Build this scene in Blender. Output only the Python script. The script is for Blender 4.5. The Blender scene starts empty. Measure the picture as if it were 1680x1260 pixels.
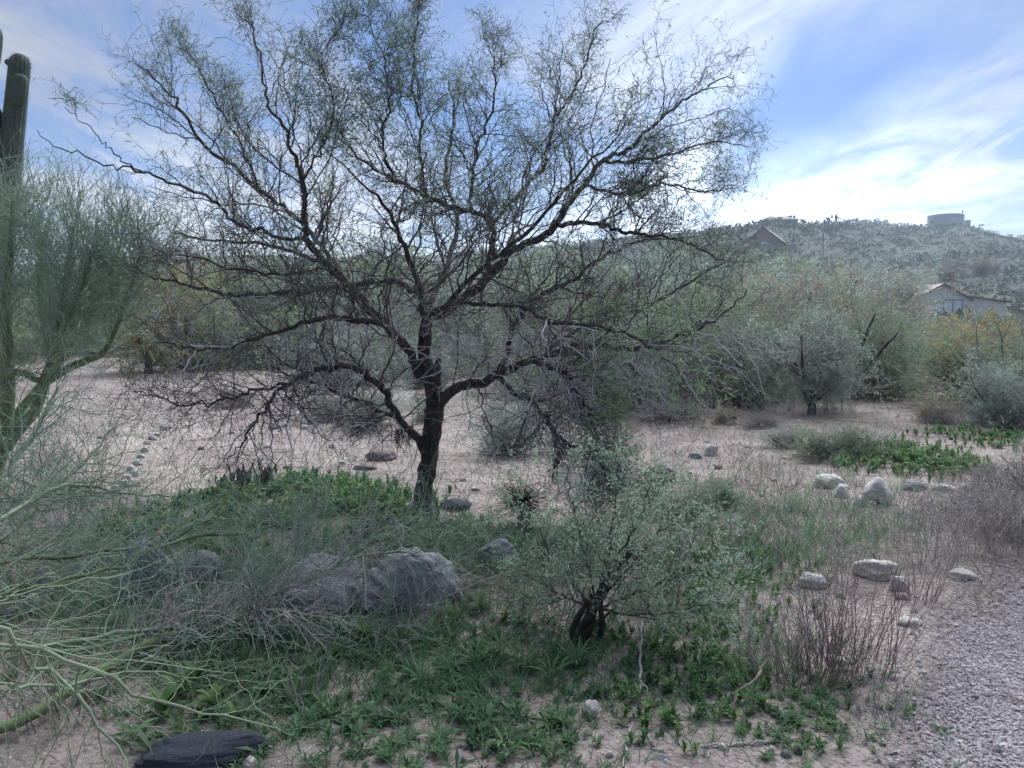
import bpy, math
import numpy as np
from mathutils import Vector

# ------------------------------------------------------------------ camera, world, fill lamp
R = math.radians
sc = bpy.context.scene
COL = sc.collection
F, CX, CY, PITCH, CAMZ = 1222.0, 840.0, 630.0, R(5.1), 1.62
cam_d = bpy.data.cameras.new("camera")
cam = bpy.data.objects.new("camera", cam_d)
COL.objects.link(cam)
cam.location = (0, 0, CAMZ)
cam.rotation_euler = (R(90) - PITCH, 0, 0)
cam_d.sensor_width = 36.0
cam_d.lens = 36.0 * F / 1680.0
cam_d.clip_start = 0.05
cam_d.clip_end = 9000
sc.camera = cam

SUN_EL, SUN_AZ = R(45.0), R(17.0)     # soft fill lamp added high to lift the ground, standing for cirrus-lit sky
GLOW_EL = R(7.0)                       # the sun itself is down behind the ridge
w = bpy.data.worlds.new("World")
sc.world = w
w.use_nodes = True
wn, wl = w.node_tree.nodes, w.node_tree.links
wn.clear()


def N(nodes, typ, **kw):
    n = nodes.new(typ)
    for k, v in kw.items():
        if hasattr(n, k):
            setattr(n, k, v)
        else:
            n.inputs[k].default_value = v
    return n


def M2(nodes, links, op, a, b=None, c=None):
    n = nodes.new("ShaderNodeMath")
    n.operation = op
    for i, v in enumerate((a, b, c)):
        if v is None:
            continue
        if isinstance(v, (int, float)):
            n.inputs[i].default_value = v
        else:
            links.new(v, n.inputs[i])
    return n.outputs[0]


def ramp(nodes, links, fac, stops):
    n = nodes.new("ShaderNodeValToRGB")
    cr = n.color_ramp
    while len(cr.elements) < len(stops):
        cr.elements.new(0.5)
    for e, (p, c) in zip(cr.elements, stops):
        e.position = p
        e.color = (*c, 1) if len(c) == 3 else c
    links.new(fac, n.inputs[0])
    return n.outputs[0]


def mixc(nodes, links, fac, a, b, blend='MIX'):
    n = nodes.new("ShaderNodeMix")
    n.data_type = 'RGBA'
    n.blend_type = blend
    for s, v in ((n.inputs[0], fac), (n.inputs[6], a), (n.inputs[7], b)):
        if isinstance(v, (int, float)):
            s.default_value = v
        elif isinstance(v, tuple):
            s.default_value = (*v, 1)
        else:
            links.new(v, s)
    return n.outputs[2]


def build_world():
    sky = wn.new("ShaderNodeTexSky")
    sky.sky_type = 'NISHITA'
    sky.sun_disc = False
    sky.sun_elevation = SUN_EL
    sky.sun_rotation = SUN_AZ
    sky.air_density = 1.0
    sky.dust_density = 0.6
    sky.ozone_density = 2.0
    geo = wn.new("ShaderNodeTexCoord")
    sep = wn.new("ShaderNodeSeparateXYZ")
    wl.new(geo.outputs['Generated'], sep.inputs[0])
    x, y, z = sep.outputs
    zc = M2(wn, wl, 'ADD', M2(wn, wl, 'MAXIMUM', z, 0.0), 0.10)
    u = M2(wn, wl, 'DIVIDE', x, zc)
    v = M2(wn, wl, 'DIVIDE', y, zc)
    cmb = wn.new("ShaderNodeCombineXYZ")
    wl.new(M2(wn, wl, 'MULTIPLY', u, 1.0), cmb.inputs[0])
    wl.new(M2(wn, wl, 'MULTIPLY', v, 0.42), cmb.inputs[1])
    mp = wn.new("ShaderNodeMapping")
    mp.inputs['Rotation'].default_value = (0, 0, R(-14))
    mp.inputs['Location'].default_value = CLOUD_AT
    wl.new(cmb.outputs[0], mp.inputs[0])
    # long sheets of cirrus
    n1 = N(wn, "ShaderNodeTexNoise", Scale=0.85, Detail=2.0, Roughness=0.5, Distortion=0.6)
    n2 = N(wn, "ShaderNodeTexNoise", Scale=2.6, Detail=6.0, Roughness=0.66, Distortion=0.75)
    for n in (n1, n2):
        wl.new(mp.outputs[0], n.inputs['Vector'])
    big = ramp(wn, wl, n1.outputs[0], [(0.36, (0, 0, 0)), (0.62, (1, 1, 1))])
    fine = ramp(wn, wl, n2.outputs[0], [(0.38, (0, 0, 0)), (0.64, (1, 1, 1))])
    c = M2(wn, wl, 'MULTIPLY', big, M2(wn, wl, 'MULTIPLY_ADD', fine, 0.85, 0.15))
    # clouds thicken towards the horizon, where the sheet is seen edge-on
    low = wn.new("ShaderNodeMapRange")
    low.inputs[1].default_value = 0.02
    low.inputs[2].default_value = 0.24
    low.inputs[3].default_value = 1.0
    low.inputs[4].default_value = 0.0
    wl.new(z, low.inputs[0])
    c2 = M2(wn, wl, 'ADD', M2(wn, wl, 'MULTIPLY_ADD', c, 0.9, 0.03),
            M2(wn, wl, 'MULTIPLY', M2(wn, wl, 'POWER', low.outputs[0], 1.3),
               M2(wn, wl, 'MULTIPLY_ADD', fine, 0.7, 0.35)))
    cm = M2(wn, wl, 'MINIMUM', c2, 0.92)
    # sunlit ice glows brighter near the sun
    sd = (math.sin(SUN_AZ) * math.cos(GLOW_EL), math.cos(SUN_AZ) * math.cos(GLOW_EL), math.sin(GLOW_EL))
    dt = wn.new("ShaderNodeVectorMath")
    dt.operation = 'DOT_PRODUCT'
    nz = wn.new("ShaderNodeVectorMath")
    nz.operation = 'NORMALIZE'
    wl.new(geo.outputs['Generated'], nz.inputs[0])
    wl.new(nz.outputs[0], dt.inputs[0])
    dt.inputs[1].default_value = sd
    d = M2(wn, wl, 'MAXIMUM', dt.outputs['Value'], 0.0)
    lobe = M2(wn, wl, 'ADD', M2(wn, wl, 'POWER', d, 60.0), M2(wn, wl, 'MULTIPLY', M2(wn, wl, 'POWER', d, 8.0), 0.22))
    glow = M2(wn, wl, 'ADD', M2(wn, wl, 'MULTIPLY', lobe, CLOUD_GLOW),
              M2(wn, wl, 'MULTIPLY_ADD', low.outputs[0], 1.5, CLOUD_BASE))
    cc = wn.new("ShaderNodeVectorMath")
    cc.operation = 'SCALE'
    cc.inputs[0].default_value = (0.90, 0.96, 1.08)
    wl.new(glow, cc.inputs['Scale'])
    tint = mixc(wn, wl, 1.0, sky.outputs[0], SKY_TINT, 'MULTIPLY')
    bl = wn.new("ShaderNodeVectorMath")
    bl.operation = 'SCALE'
    wl.new(tint, bl.inputs[0])
    bl.inputs['Scale'].default_value = SKY_K
    out = mixc(wn, wl, cm, bl.outputs[0], cc.outputs[0])
    bg = wn.new("ShaderNodeBackground")
    wl.new(out, bg.inputs[0])
    bg.inputs[1].default_value = 0.1
    wo = wn.new("ShaderNodeOutputWorld")
    wl.new(bg.outputs[0], wo.inputs[0])


SKY_TINT = (0.62, 0.84, 1.24)
SKY_K = 0.172
CLOUD_AT = (7.79, 10.81, 0.57)
CLOUD_BASE, CLOUD_GLOW = 1.18, 3.7
build_world()
fill_sun_d = bpy.data.lights.new("sun", 'SUN')  # added wide fill lamp that brightens the ground
fill_sun_d.energy = 1.5
fill_sun_d.angle = R(80)
fill_sun_d.color = (0.95, 0.975, 1.0)
sun = bpy.data.objects.new("sun", fill_sun_d)
COL.objects.link(sun)
sun.location = (60, 200, 60)
sun.rotation_euler = Vector((math.sin(SUN_AZ) * math.cos(SUN_EL), math.cos(SUN_AZ) * math.cos(SUN_EL),
                             math.sin(SUN_EL))).to_track_quat('Z', 'Y').to_euler()
sc.view_settings.view_transform = 'Standard'
sc.view_settings.look = 'None'
sc.view_settings.gamma = 1.0
sc.view_settings.use_curve_mapping = False
sc.view_settings.exposure = 2.27
sc.cycles.max_bounces = 4
sc.cycles.diffuse_bounces = 2
sc.cycles.volume_bounces = 0
sc.cycles.transparent_max_bounces = 4

# ------------------------------------------------------------------ helpers
rng = np.random.default_rng(11)
fwd = np.array([0, math.cos(PITCH), -math.sin(PITCH)])
upv = np.array([0, math.sin(PITCH), math.cos(PITCH)])


def hgt(x, y):
    """height of the land at x, y (arrays welcome)"""
    x = np.asarray(x, float)
    y = np.asarray(y, float)
    r = np.hypot(x, y) + 1e-6
    z = 0.022 * np.sin(2.1 * x + 0.7 * y + .4) * np.sin(1.3 * y - .6 * x) + 0.012 * np.sin(5.3 * x + 2.2) * np.sin(4.7 * y + x)
    z = z + 0.05 * np.sin(.55 * x + 1.1) * np.sin(.41 * y + .3)
    z = z + 0.10 * np.exp(-((x + .75) ** 2 + (y - 6.2) ** 2) / 1.2) * 0.5      # slight mound at the tree
    far = np.clip((r - 9) / 25, 0, 1)
    z = z + far * (0.25 * np.sin(.11 * x + 1.) * np.sin(.09 * y) + 0.12 * np.sin(.35 * x) * np.sin(.31 * y + 2))
    # the rise beyond: ridge height and distance by bearing
    az = np.arctan2(x, y)
    A = np.array([-3.2, -1.4, -.70, -.52, -.44, -.36, -.25, -.12, .0, .1, .21, .30, .345, .40, .46, .50, .54, .585, .64, .70, 1.0, 1.6, 3.2])
    A = np.where(np.abs(A) < 1.1, np.arctan(A), A)
    PY = np.array([470, 450, 436, 432, 422, 418, 424, 420, 408, 398, 384, 376, 364, 370, 364, 370, 375, 369, 384, 400, 425, 450, 470])
    RR = np.array([700, 700, 700, 680, 660, 640, 620, 560, 480, 420, 350, 310, 310, 360, 430, 470, 480, 480, 480, 480, 480, 600, 700])
    R0 = np.array([300, 300, 300, 280, 270, 260, 240, 200, 160, 130, 115, 105, 100, 105, 128, 145, 150, 150, 150, 150, 150, 200, 300])
    py = np.interp(az, A, PY)
    rr = np.interp(az, A, RR)
    r0 = np.interp(az, A, R0)
    E = CAMZ + (521 - py) / F * rr * np.clip(np.cos(az), .5, 1)
    t = (r - r0) / (rr - r0)
    up = np.where(t < 0, 0, np.where(t < 1, t ** 1.12, np.clip(1 - .9 * (t - 1), -.2, 1)))
    soft = 0.04 * np.clip((r - 40) / 60, 0, 1) * np.clip(r - 40, 0, 80) * .3
    lump = np.clip((r - 90) / 150, 0, 1) * (1.3 * np.sin(.045 * x + .02 * y) * np.sin(.05 * y + 1.3) + .6 * np.sin(.16 * x + 2) * np.sin(.13 * y))
    fall = np.clip((r - 900) / 600, 0, 1)
    return z + (E * up + soft * (1 - np.clip(t, 0, 1)) + lump * np.clip(1 - t, 0, 1)) * (1 - fall)


def P(px, py, Y):
    d = fwd + (px - CX) / F * np.array([1., 0, 0]) + (CY - py) / F * upv
    return np.array([0, 0, CAMZ]) + d * (Y / d[1])


def G(px, py):
    """where the ray through a photo pixel meets the land"""
    d = fwd + (px - CX) / F * np.array([1., 0, 0]) + (CY - py) / F * upv
    t = np.linspace(1, 700, 60000) if py < 600 else np.linspace(.5, 60, 20000)
    q = np.array([0, 0, CAMZ])[None] + d[None] * t[:, None]
    k = np.argmax(q[:, 2] < hgt(q[:, 0], q[:, 1]))
    return q[k]


def unit(v):
    return v / (np.linalg.norm(v, axis=-1, keepdims=True) + 1e-9)


class Geo:
    def __init__(s):
        s.V, s.Q, s.T, s.n = [], [], [], 0

    def add(s, V, Q=None, T=None):
        V = np.asarray(V, float).reshape(-1, 3)
        if Q is not None and len(Q):
            s.Q.append(np.asarray(Q, np.int64).reshape(-1, 4) + s.n)
        if T is not None and len(T):
            s.T.append(np.asarray(T, np.int64).reshape(-1, 3) + s.n)
        s.V.append(V)
        s.n += len(V)
        return s

    def mesh(s, name, mat, smooth=True):
        V = np.concatenate(s.V) if s.V else np.zeros((0, 3))
        Q = np.concatenate(s.Q) if s.Q else np.zeros((0, 4), np.int64)
        T = np.concatenate(s.T) if s.T else np.zeros((0, 3), np.int64)
        me = bpy.data.meshes.new(name)
        me.vertices.add(len(V))
        me.vertices.foreach_set("co", V.astype(np.float32).ravel())
        me.loops.add(4 * len(Q) + 3 * len(T))
        me.loops.foreach_set("vertex_index", np.concatenate([Q.ravel(), T.ravel()]).astype(np.int32))
        me.polygons.add(len(Q) + len(T))
        st = np.concatenate([np.arange(len(Q)) * 4, 4 * len(Q) + np.arange(len(T)) * 3]).astype(np.int32)
        me.polygons.foreach_set("loop_start", st)
        me.polygons.foreach_set("use_smooth", np.full(len(Q) + len(T), smooth))
        me.update(calc_edges=True)
        me.materials.append(mat)
        return me

    def build(s, name, mat, parent=None, smooth=True, kind=None):
        return link(name, s.mesh(name, mat, smooth), parent, kind)


def link(name, me, parent=None, kind=None):
    o = bpy.data.objects.new(name, me)
    COL.objects.link(o)
    if parent is not None:
        o.parent = parent
    if kind:
        o["kind"] = kind
    return o


def tag(o, label, cat, group=None):
    o["label"] = label
    o["category"] = cat
    if group:
        o["group"] = group
    return o


def thing(name, loc, label, cat, group=None, rz=0.0, s=1.0):
    o = bpy.data.objects.new(name, None)
    COL.objects.link(o)
    o.empty_display_size = .1
    o.location = tuple(float(a) for a in loc)
    o.rotation_euler = (0, 0, rz)
    o.scale = (s, s, s)
    return tag(o, label, cat, group)


def copy_thing(src, loc, label, rz=0.0, s=1.0, group=None):
    r = src.copy()
    COL.objects.link(r)
    r.location = tuple(float(a) for a in loc)
    r.rotation_euler = (0, 0, rz)
    r.scale = (s, s, s) if not isinstance(s, tuple) else s
    r["label"] = label
    if group:
        r["group"] = group
    for ch in src.children:
        c = ch.copy()
        COL.objects.link(c)
        c.parent = r
        for g in ch.children:
            d = g.copy()
            COL.objects.link(d)
            d.parent = c
    return r


# ---- vectorised branches
def tubes(geo, paths, radii, k=3):
    """paths (P,n,3), radii (P,n): k-sided tapering tubes"""
    paths = np.asarray(paths, float)
    radii = np.asarray(radii, float)
    Pn, n, _ = paths.shape
    if Pn == 0:
        return
    tan = unit(np.gradient(paths, axis=1))
    ref = np.zeros((Pn, 1, 3))
    ref[..., 0] = .31
    ref[..., 1] = .17
    ref[..., 2] = .94
    m = np.abs(tan[:, :1, 2:3]) > .85
    ref = np.where(m, np.array([.94, .31, .17]), ref)
    a = unit(np.cross(tan, np.broadcast_to(ref, tan.shape)))
    b = np.cross(tan, a)
    th = np.arange(k) * 2 * np.pi / k
    ring = a[:, :, None, :] * np.cos(th)[None, None, :, None] + b[:, :, None, :] * np.sin(th)[None, None, :, None]
    V = paths[:, :, None, :] + ring * radii[:, :, None, None]
    idx = np.arange(Pn * n * k).reshape(Pn, n, k)
    i0, i1 = idx[:, :-1], idx[:, 1:]
    Q = np.stack([i0, np.roll(i0, -1, 2), np.roll(i1, -1, 2), i1], -1).reshape(-1, 4)
    geo.add(V.reshape(-1, 3), Q)


def grow(starts, dirs, L, n, wig=.15, up=.0, zig=.0, g=None, sag=0.0):
    g = g or rng
    Pn = len(starts)
    L = np.broadcast_to(np.asarray(L, float), (Pn,))
    d = unit(np.asarray(dirs, float))
    perp = unit(np.cross(d, g.normal(size=(Pn, 3))))
    pts = [np.asarray(starts, float)]
    for i in range(1, n):
        d = unit(d + wig * g.normal(size=(Pn, 3)) + np.array([0, 0, up - sag * i / n]))
        s = unit(d + (-1) ** i * zig * perp)
        pts.append(pts[-1] + s * (L / (n - 1))[:, None])
    return np.stack(pts, 1)


def kids(paths, radii, m, t0=.25, t1=1., a0=25, a1=60, g=None):
    g = g or rng
    Pn, n, _ = paths.shape
    t = t0 + (t1 - t0) * (np.arange(m)[None] + g.random((Pn, m))) / m
    s = np.clip(t * (n - 1), 0, n - 1.001)
    i = s.astype(int)
    f = (s - i)[..., None]
    rows = np.arange(Pn)[:, None]
    pos = paths[rows, i] * (1 - f) + paths[rows, i + 1] * f
    tan = unit(paths[rows, i + 1] - paths[rows, i])
    r = radii[rows, i] * (1 - f[..., 0]) + radii[rows, i + 1] * f[..., 0]
    perp = unit(np.cross(tan, g.normal(size=tan.shape)))
    a = np.radians(a0 + (a1 - a0) * g.random((Pn, m)))[..., None]
    d = np.cos(a) * tan + np.sin(a) * perp
    return pos.reshape(-1, 3), d.reshape(-1, 3), r.ravel(), t.ravel()


def taper(r0, n, tip=.35):
    r0 = np.atleast_1d(r0)
    return r0[:, None] * np.linspace(1, tip, n)[None]


def leaves(geo, pos, dirs, L, W, g=None, fold=False):
    """slim diamond blades from pos along dirs"""
    g = g or rng
    n = len(pos)
    if n == 0:
        return
    d = unit(dirs)
    s = unit(np.cross(d, g.normal(size=(n, 3)) + np.array([0, 0, .8])))
    L = np.broadcast_to(np.asarray(L, float), (n,))[:, None]
    W = np.broadcast_to(np.asarray(W, float), (n,))[:, None]
    nrm = np.cross(d, s)
    mid = pos + d * L * .5
    if fold:
        V = np.stack([pos, mid + s * W * .5 + nrm * W * .22, pos + d * L, mid - s * W * .5 + nrm * W * .22, mid - nrm * W * .05], 1).reshape(-1, 3)
        b = np.arange(n)[:, None] * 5
        T = np.concatenate([b + np.array([[0, 4, 1]]), b + np.array([[1, 4, 2]]), b + np.array([[2, 4, 3]]), b + np.array([[3, 4, 0]])])
        geo.add(V, None, T)
    else:
        V = np.stack([pos, mid + s * W * .5, pos + d * L, mid - s * W * .5], 1).reshape(-1, 3)
        geo.add(V, np.arange(n * 4).reshape(n, 4))


def spline(pts, n):
    """smooth resampling of a polyline (m, c) to n points"""
    p = np.asarray(pts, float)
    if len(p) == 2:
        t = np.linspace(0, 1, n)[:, None]
        return p[0] * (1 - t) + p[1] * t
    ext = np.vstack([2 * p[0] - p[1], p, 2 * p[-1] - p[-2]])
    seg = np.linalg.norm(np.diff(p[:, :3], axis=0), axis=1)
    cum = np.concatenate([[0], np.cumsum(seg)])
    out = []
    for s in np.linspace(0, cum[-1], n):
        i = min(np.searchsorted(cum, s, 'right') - 1, len(seg) - 1)
        t = (s - cum[i]) / (seg[i] + 1e-9)
        a, b, c, d = ext[i], ext[i + 1], ext[i + 2], ext[i + 3]
        out.append(.5 * (2 * b + (c - a) * t + (2 * a - 5 * b + 4 * c - d) * t * t + (3 * b - a - 3 * c + d) * t ** 3))
    return np.array(out)


# ------------------------------------------------------------------ materials
def nmat(name, cols, scale=4., detail=6., rough=.85, bump=0., bscale=None, island=0., trans=0., spec=.25, stretch=None, bdist=.02, patch=None):
    """cols: list of (position, rgb) for a noise ramp; island: brightness spread between loose pieces"""
    m = bpy.data.materials.new(name)
    m.use_nodes = True
    nt, L = m.node_tree.nodes, m.node_tree.links
    bs = nt['Principled BSDF']
    tc = nt.new("ShaderNodeTexCoord")
    vec = tc.outputs['Object']
    if stretch:
        mp = nt.new("ShaderNodeMapping")
        mp.inputs['Scale'].default_value = stretch
        L.new(vec, mp.inputs[0])
        vec = mp.outputs[0]
    nz = N(nt, "ShaderNodeTexNoise", Scale=scale, Detail=detail, Roughness=.62)
    L.new(vec, nz.inputs['Vector'])
    col = ramp(nt, L, nz.outputs[0], cols)
    if patch:
        np_ = N(nt, "ShaderNodeTexNoise", Scale=patch, Detail=5., Roughness=.65)
        L.new(vec, np_.inputs['Vector'])
        pr = ramp(nt, L, np_.outputs[0], [(.32, (.7, .69, .68)), (.5, (1, 1, 1)), (.66, (1.35, 1.36, 1.36))])
        col = mixc(nt, L, 1., col, pr, 'MULTIPLY')
    if island:
        ge = nt.new("ShaderNodeNewGeometry")
        hs = nt.new("ShaderNodeHueSaturation")
        L.new(M2(nt, L, 'MULTIPLY_ADD', ge.outputs['Random Per Island'], 2 * island, 1 - island), hs.inputs['Value'])
        hn = M2(nt, L, 'MULTIPLY_ADD', M2(nt, L, 'FRACT', M2(nt, L, 'MULTIPLY', ge.outputs['Random Per Island'], 17.3)), .05, .475)
        L.new(hn, hs.inputs['Hue'])
        L.new(col, hs.inputs['Color'])
        col = hs.outputs[0]
    L.new(col, bs.inputs['Base Color'])
    bs.inputs['Roughness'].default_value = rough
    bs.inputs['Specular IOR Level'].default_value = spec
    if bump:
        n2 = N(nt, "ShaderNodeTexNoise", Scale=bscale or scale * 3, Detail=8., Roughness=.65)
        L.new(vec, n2.inputs['Vector'])
        bp = nt.new("ShaderNodeBump")
        bp.inputs['Strength'].default_value = bump
        bp.inputs['Distance'].default_value = bdist
        L.new(n2.outputs[0], bp.inputs['Height'])
        L.new(bp.outputs[0], bs.inputs['Normal'])
    if trans:
        tr = nt.new("ShaderNodeBsdfTranslucent")
        L.new(col, tr.inputs[0])
        mx = nt.new("ShaderNodeMixShader")
        mx.inputs[0].default_value = trans
        L.new(bs.outputs[0], mx.inputs[1])
        L.new(tr.outputs[0], mx.inputs[2])
        L.new(mx.outputs[0], nt['Material Output'].inputs[0])
    return m


def c2(a, b, lo=.3, hi=.7):
    return [(lo, a), (hi, b)]


M = dict(
    bark=nmat("bark", [(.30, (.034, .031, .033)), (.5, (.082, .073, .073)), (.68, (.165, .15, .147))], 34, 8, .95, 1., 60, stretch=(1, 1, .22), bdist=.04),
    twig=nmat("twig", c2((.062, .058, .062), (.145, .135, .14)), 9, 3, .9, island=.35),
    scrub_twig=nmat("scrub_twig", c2((0.213, 0.200, 0.181), (0.362, 0.344, 0.312)), 5, 3, .9, island=.25),
    hill_green=nmat("hill_scrub_leaf", c2((0.086, 0.109, 0.081), (0.161, 0.190, 0.127)), .05, 3, .85, island=.35, trans=.2),
    hill_grey=nmat("hill_grey_leaf", c2((0.105, 0.121, 0.100), (0.179, 0.194, 0.158)), .05, 3, .85, island=.35, trans=.2),
    hill_brown=nmat("hill_dry_leaf", c2((0.120, 0.105, 0.090), (0.190, 0.165, 0.140)), .05, 3, .85, island=.35, trans=.2),
    dead=nmat("dead_wood", c2((0.296, 0.280, 0.300), (0.533, 0.514, 0.543)), 12, 4, .9, island=.3),
    mleaf=nmat("mesquite_leaf", c2((0.147, 0.228, 0.174), (0.275, 0.382, 0.274)), 3, 2, .7, island=.35, trans=0.42),
    mleaf_light=nmat("pale_mesquite_leaf", c2((0.175, 0.258, 0.155), (0.277, 0.365, 0.214)), 3, 2, .7, island=.3, trans=.35),
    bgleaf=nmat("scrub_leaf", c2((0.189, 0.267, 0.164), (0.379, 0.466, 0.275)), .9, 3, .75, island=.35, trans=0.5),
    bgleaf_yel=nmat("yellowing_leaf", c2((0.274, 0.266, 0.113), (0.465, 0.417, 0.177)), .9, 3, .75, island=.35, trans=0.5),
    bgleaf_grey=nmat("grey_green_leaf", c2((0.239, 0.309, 0.265), (0.405, 0.482, 0.406)), .9, 3, .8, island=.35, trans=0.5),
    bgleaf_brown=nmat("brownish_leaf", c2((0.285, 0.238, 0.190), (0.456, 0.390, 0.304)), .9, 3, .8, island=.35, trans=0.5),
    pverde=nmat("palo_verde_bark", c2((0.167, 0.230, 0.147), (0.255, 0.320, 0.214)), 5, 4, .65, island=.3, spec=.3),
    pverde_old=nmat("palo_verde_old_bark", c2((0.083, 0.112, 0.068), (0.195, 0.247, 0.112)), 7, 6, .8, .5, 25),
    pverde_grey=nmat("palo_verde_grey_twig", c2((0.173, 0.249, 0.186), (0.303, 0.394, 0.292)), 5, 4, .7, island=.3),
    acacia=nmat("acacia_leaf", c2((0.241, 0.332, 0.245), (0.444, 0.543, 0.400)), 6, 2, .75, island=.3, trans=0.45),
    weed=nmat("weed_leaf", [(.25, (0.098, 0.144, 0.060)), (.45, (0.083, 0.179, 0.065)), (.62, (0.156, 0.260, 0.090)), (.8, (0.254, 0.299, 0.120))], 5, 4, .65, island=.45, trans=.35, spec=.25),
    weed_dark=nmat("dark_weed_leaf", [(.25, (0.127, 0.144, 0.085)), (.45, (0.083, 0.155, 0.080)), (.62, (0.136, 0.227, 0.100)), (.8, (0.234, 0.270, 0.129))], 6, 4, .65, island=.45, trans=.35, spec=.25),
    weed_blue=nmat("blue_green_leaf", c2((0.131, 0.223, 0.131), (0.230, 0.346, 0.201)), 2.5, 3, .7, island=.35, trans=.25),
    grass=nmat("grass_blade", c2((0.074, 0.177, 0.088), (0.166, 0.284, 0.152)), 2.5, 3, .65, island=.4, trans=.35),
    dry=nmat("dry_stalk", c2((0.266, 0.235, 0.235), (0.485, 0.445, 0.430)), 6, 3, .9, island=.35),
    dry_brown=nmat("brown_dry_stalk", c2((0.169, 0.124, 0.117), (0.299, 0.234, 0.221)), 6, 3, .9, island=.35),
    stubble=nmat("stubble", c2((.20, .175, .165), (.38, .35, .32)), .7, 4, .9, island=.5),
    straw=nmat("straw", c2((.38, .33, .24), (.56, .50, .38)), 6, 3, .9, island=.3, trans=.1),
    granite=nmat("granite", [(.30, (0.230, 0.240, 0.266)), (.47, (0.443, 0.452, 0.488)), (.60, (0.567, 0.575, 0.601)), (.75, (0.718, 0.718, 0.718))], 26, 9, .95, .9, 14, bdist=.05, patch=2.6),
    pale=nmat("pale_stone", [(.28, (.30, .27, .25)), (.5, (.53, .51, .49)), (.72, (.70, .68, .66))], 13, 8, .9, .5, 20),
    tan=nmat("tan_stone", [(.28, (.34, .30, .26)), (.5, (.53, .49, .44)), (.72, (.68, .65, .60))], 14, 8, .9, .5, 24),
    darkrock=nmat("dark_rock", [(.3, (.022, .026, .036)), (.55, (.05, .058, .078)), (.75, (.13, .14, .165))], 24, 9, .8, .6, 30),
    brownrock=nmat("brown_rock", [(.3, (.14, .115, .115)), (.6, (.25, .215, .21)), (.75, (.36, .33, .33))], 18, 9, .9, .6, 24),
    pebble=nmat("pebble", c2((0.248, 0.221, 0.225), (0.460, 0.419, 0.419)), 1.7, 3, .9, island=.5),
    char=nmat("charred_wood", c2((0.023, 0.018, 0.017), (0.098, 0.072, 0.062)), 22, 8, .95, .9, 40),
    saguaro=nmat("saguaro_skin", c2((0.044, 0.066, 0.054), (0.084, 0.109, 0.090)), 6, 6, .8, .4, 30),
    litter=nmat("twig_litter", c2((.14, .11, .11), (.33, .29, .28)), 3, 3, .95, island=.4),
    stucco=nmat("stucco", c2((.66, .64, .63), (.76, .74, .72)), .8, 5, .9, .2, 8),
    roofing=nmat("roofing", c2((0.390, 0.338, 0.338), (0.494, 0.442, 0.429)), 1.4, 5, .9, .3, 8),
    trim=nmat("brown_trim", c2((.14, .10, .085), (.19, .14, .115)), 2, 4, .8),
    frame=nmat("window_frame", c2((.16, .17, .19), (.22, .23, .25)), 2, 4, .6),
    bluepane=nmat("reflection_tinted_glass", c2((0.475, 0.625, 0.725), (0.775, 0.780, 0.780)), .9, 4, .15, spec=.5),  # blue-white reflection put into the pane colour
    whitewall=nmat("white_panel", c2((0.648, 0.626, 0.605), (0.778, 0.756, 0.734)), 1.2, 5, .8),
    redwall=nmat("brown_brick_wall", c2((0.297, 0.196, 0.162), (0.419, 0.284, 0.230)), 1.5, 6, .9),
    tank=nmat("tank_steel", c2((.24, .28, .31), (.33, .37, .40)), .25, 5, .7),
    pole=nmat("weathered_pole", c2((.36, .35, .35), (.62, .60, .59)), 3, 5, .9, island=.2),
)


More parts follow.
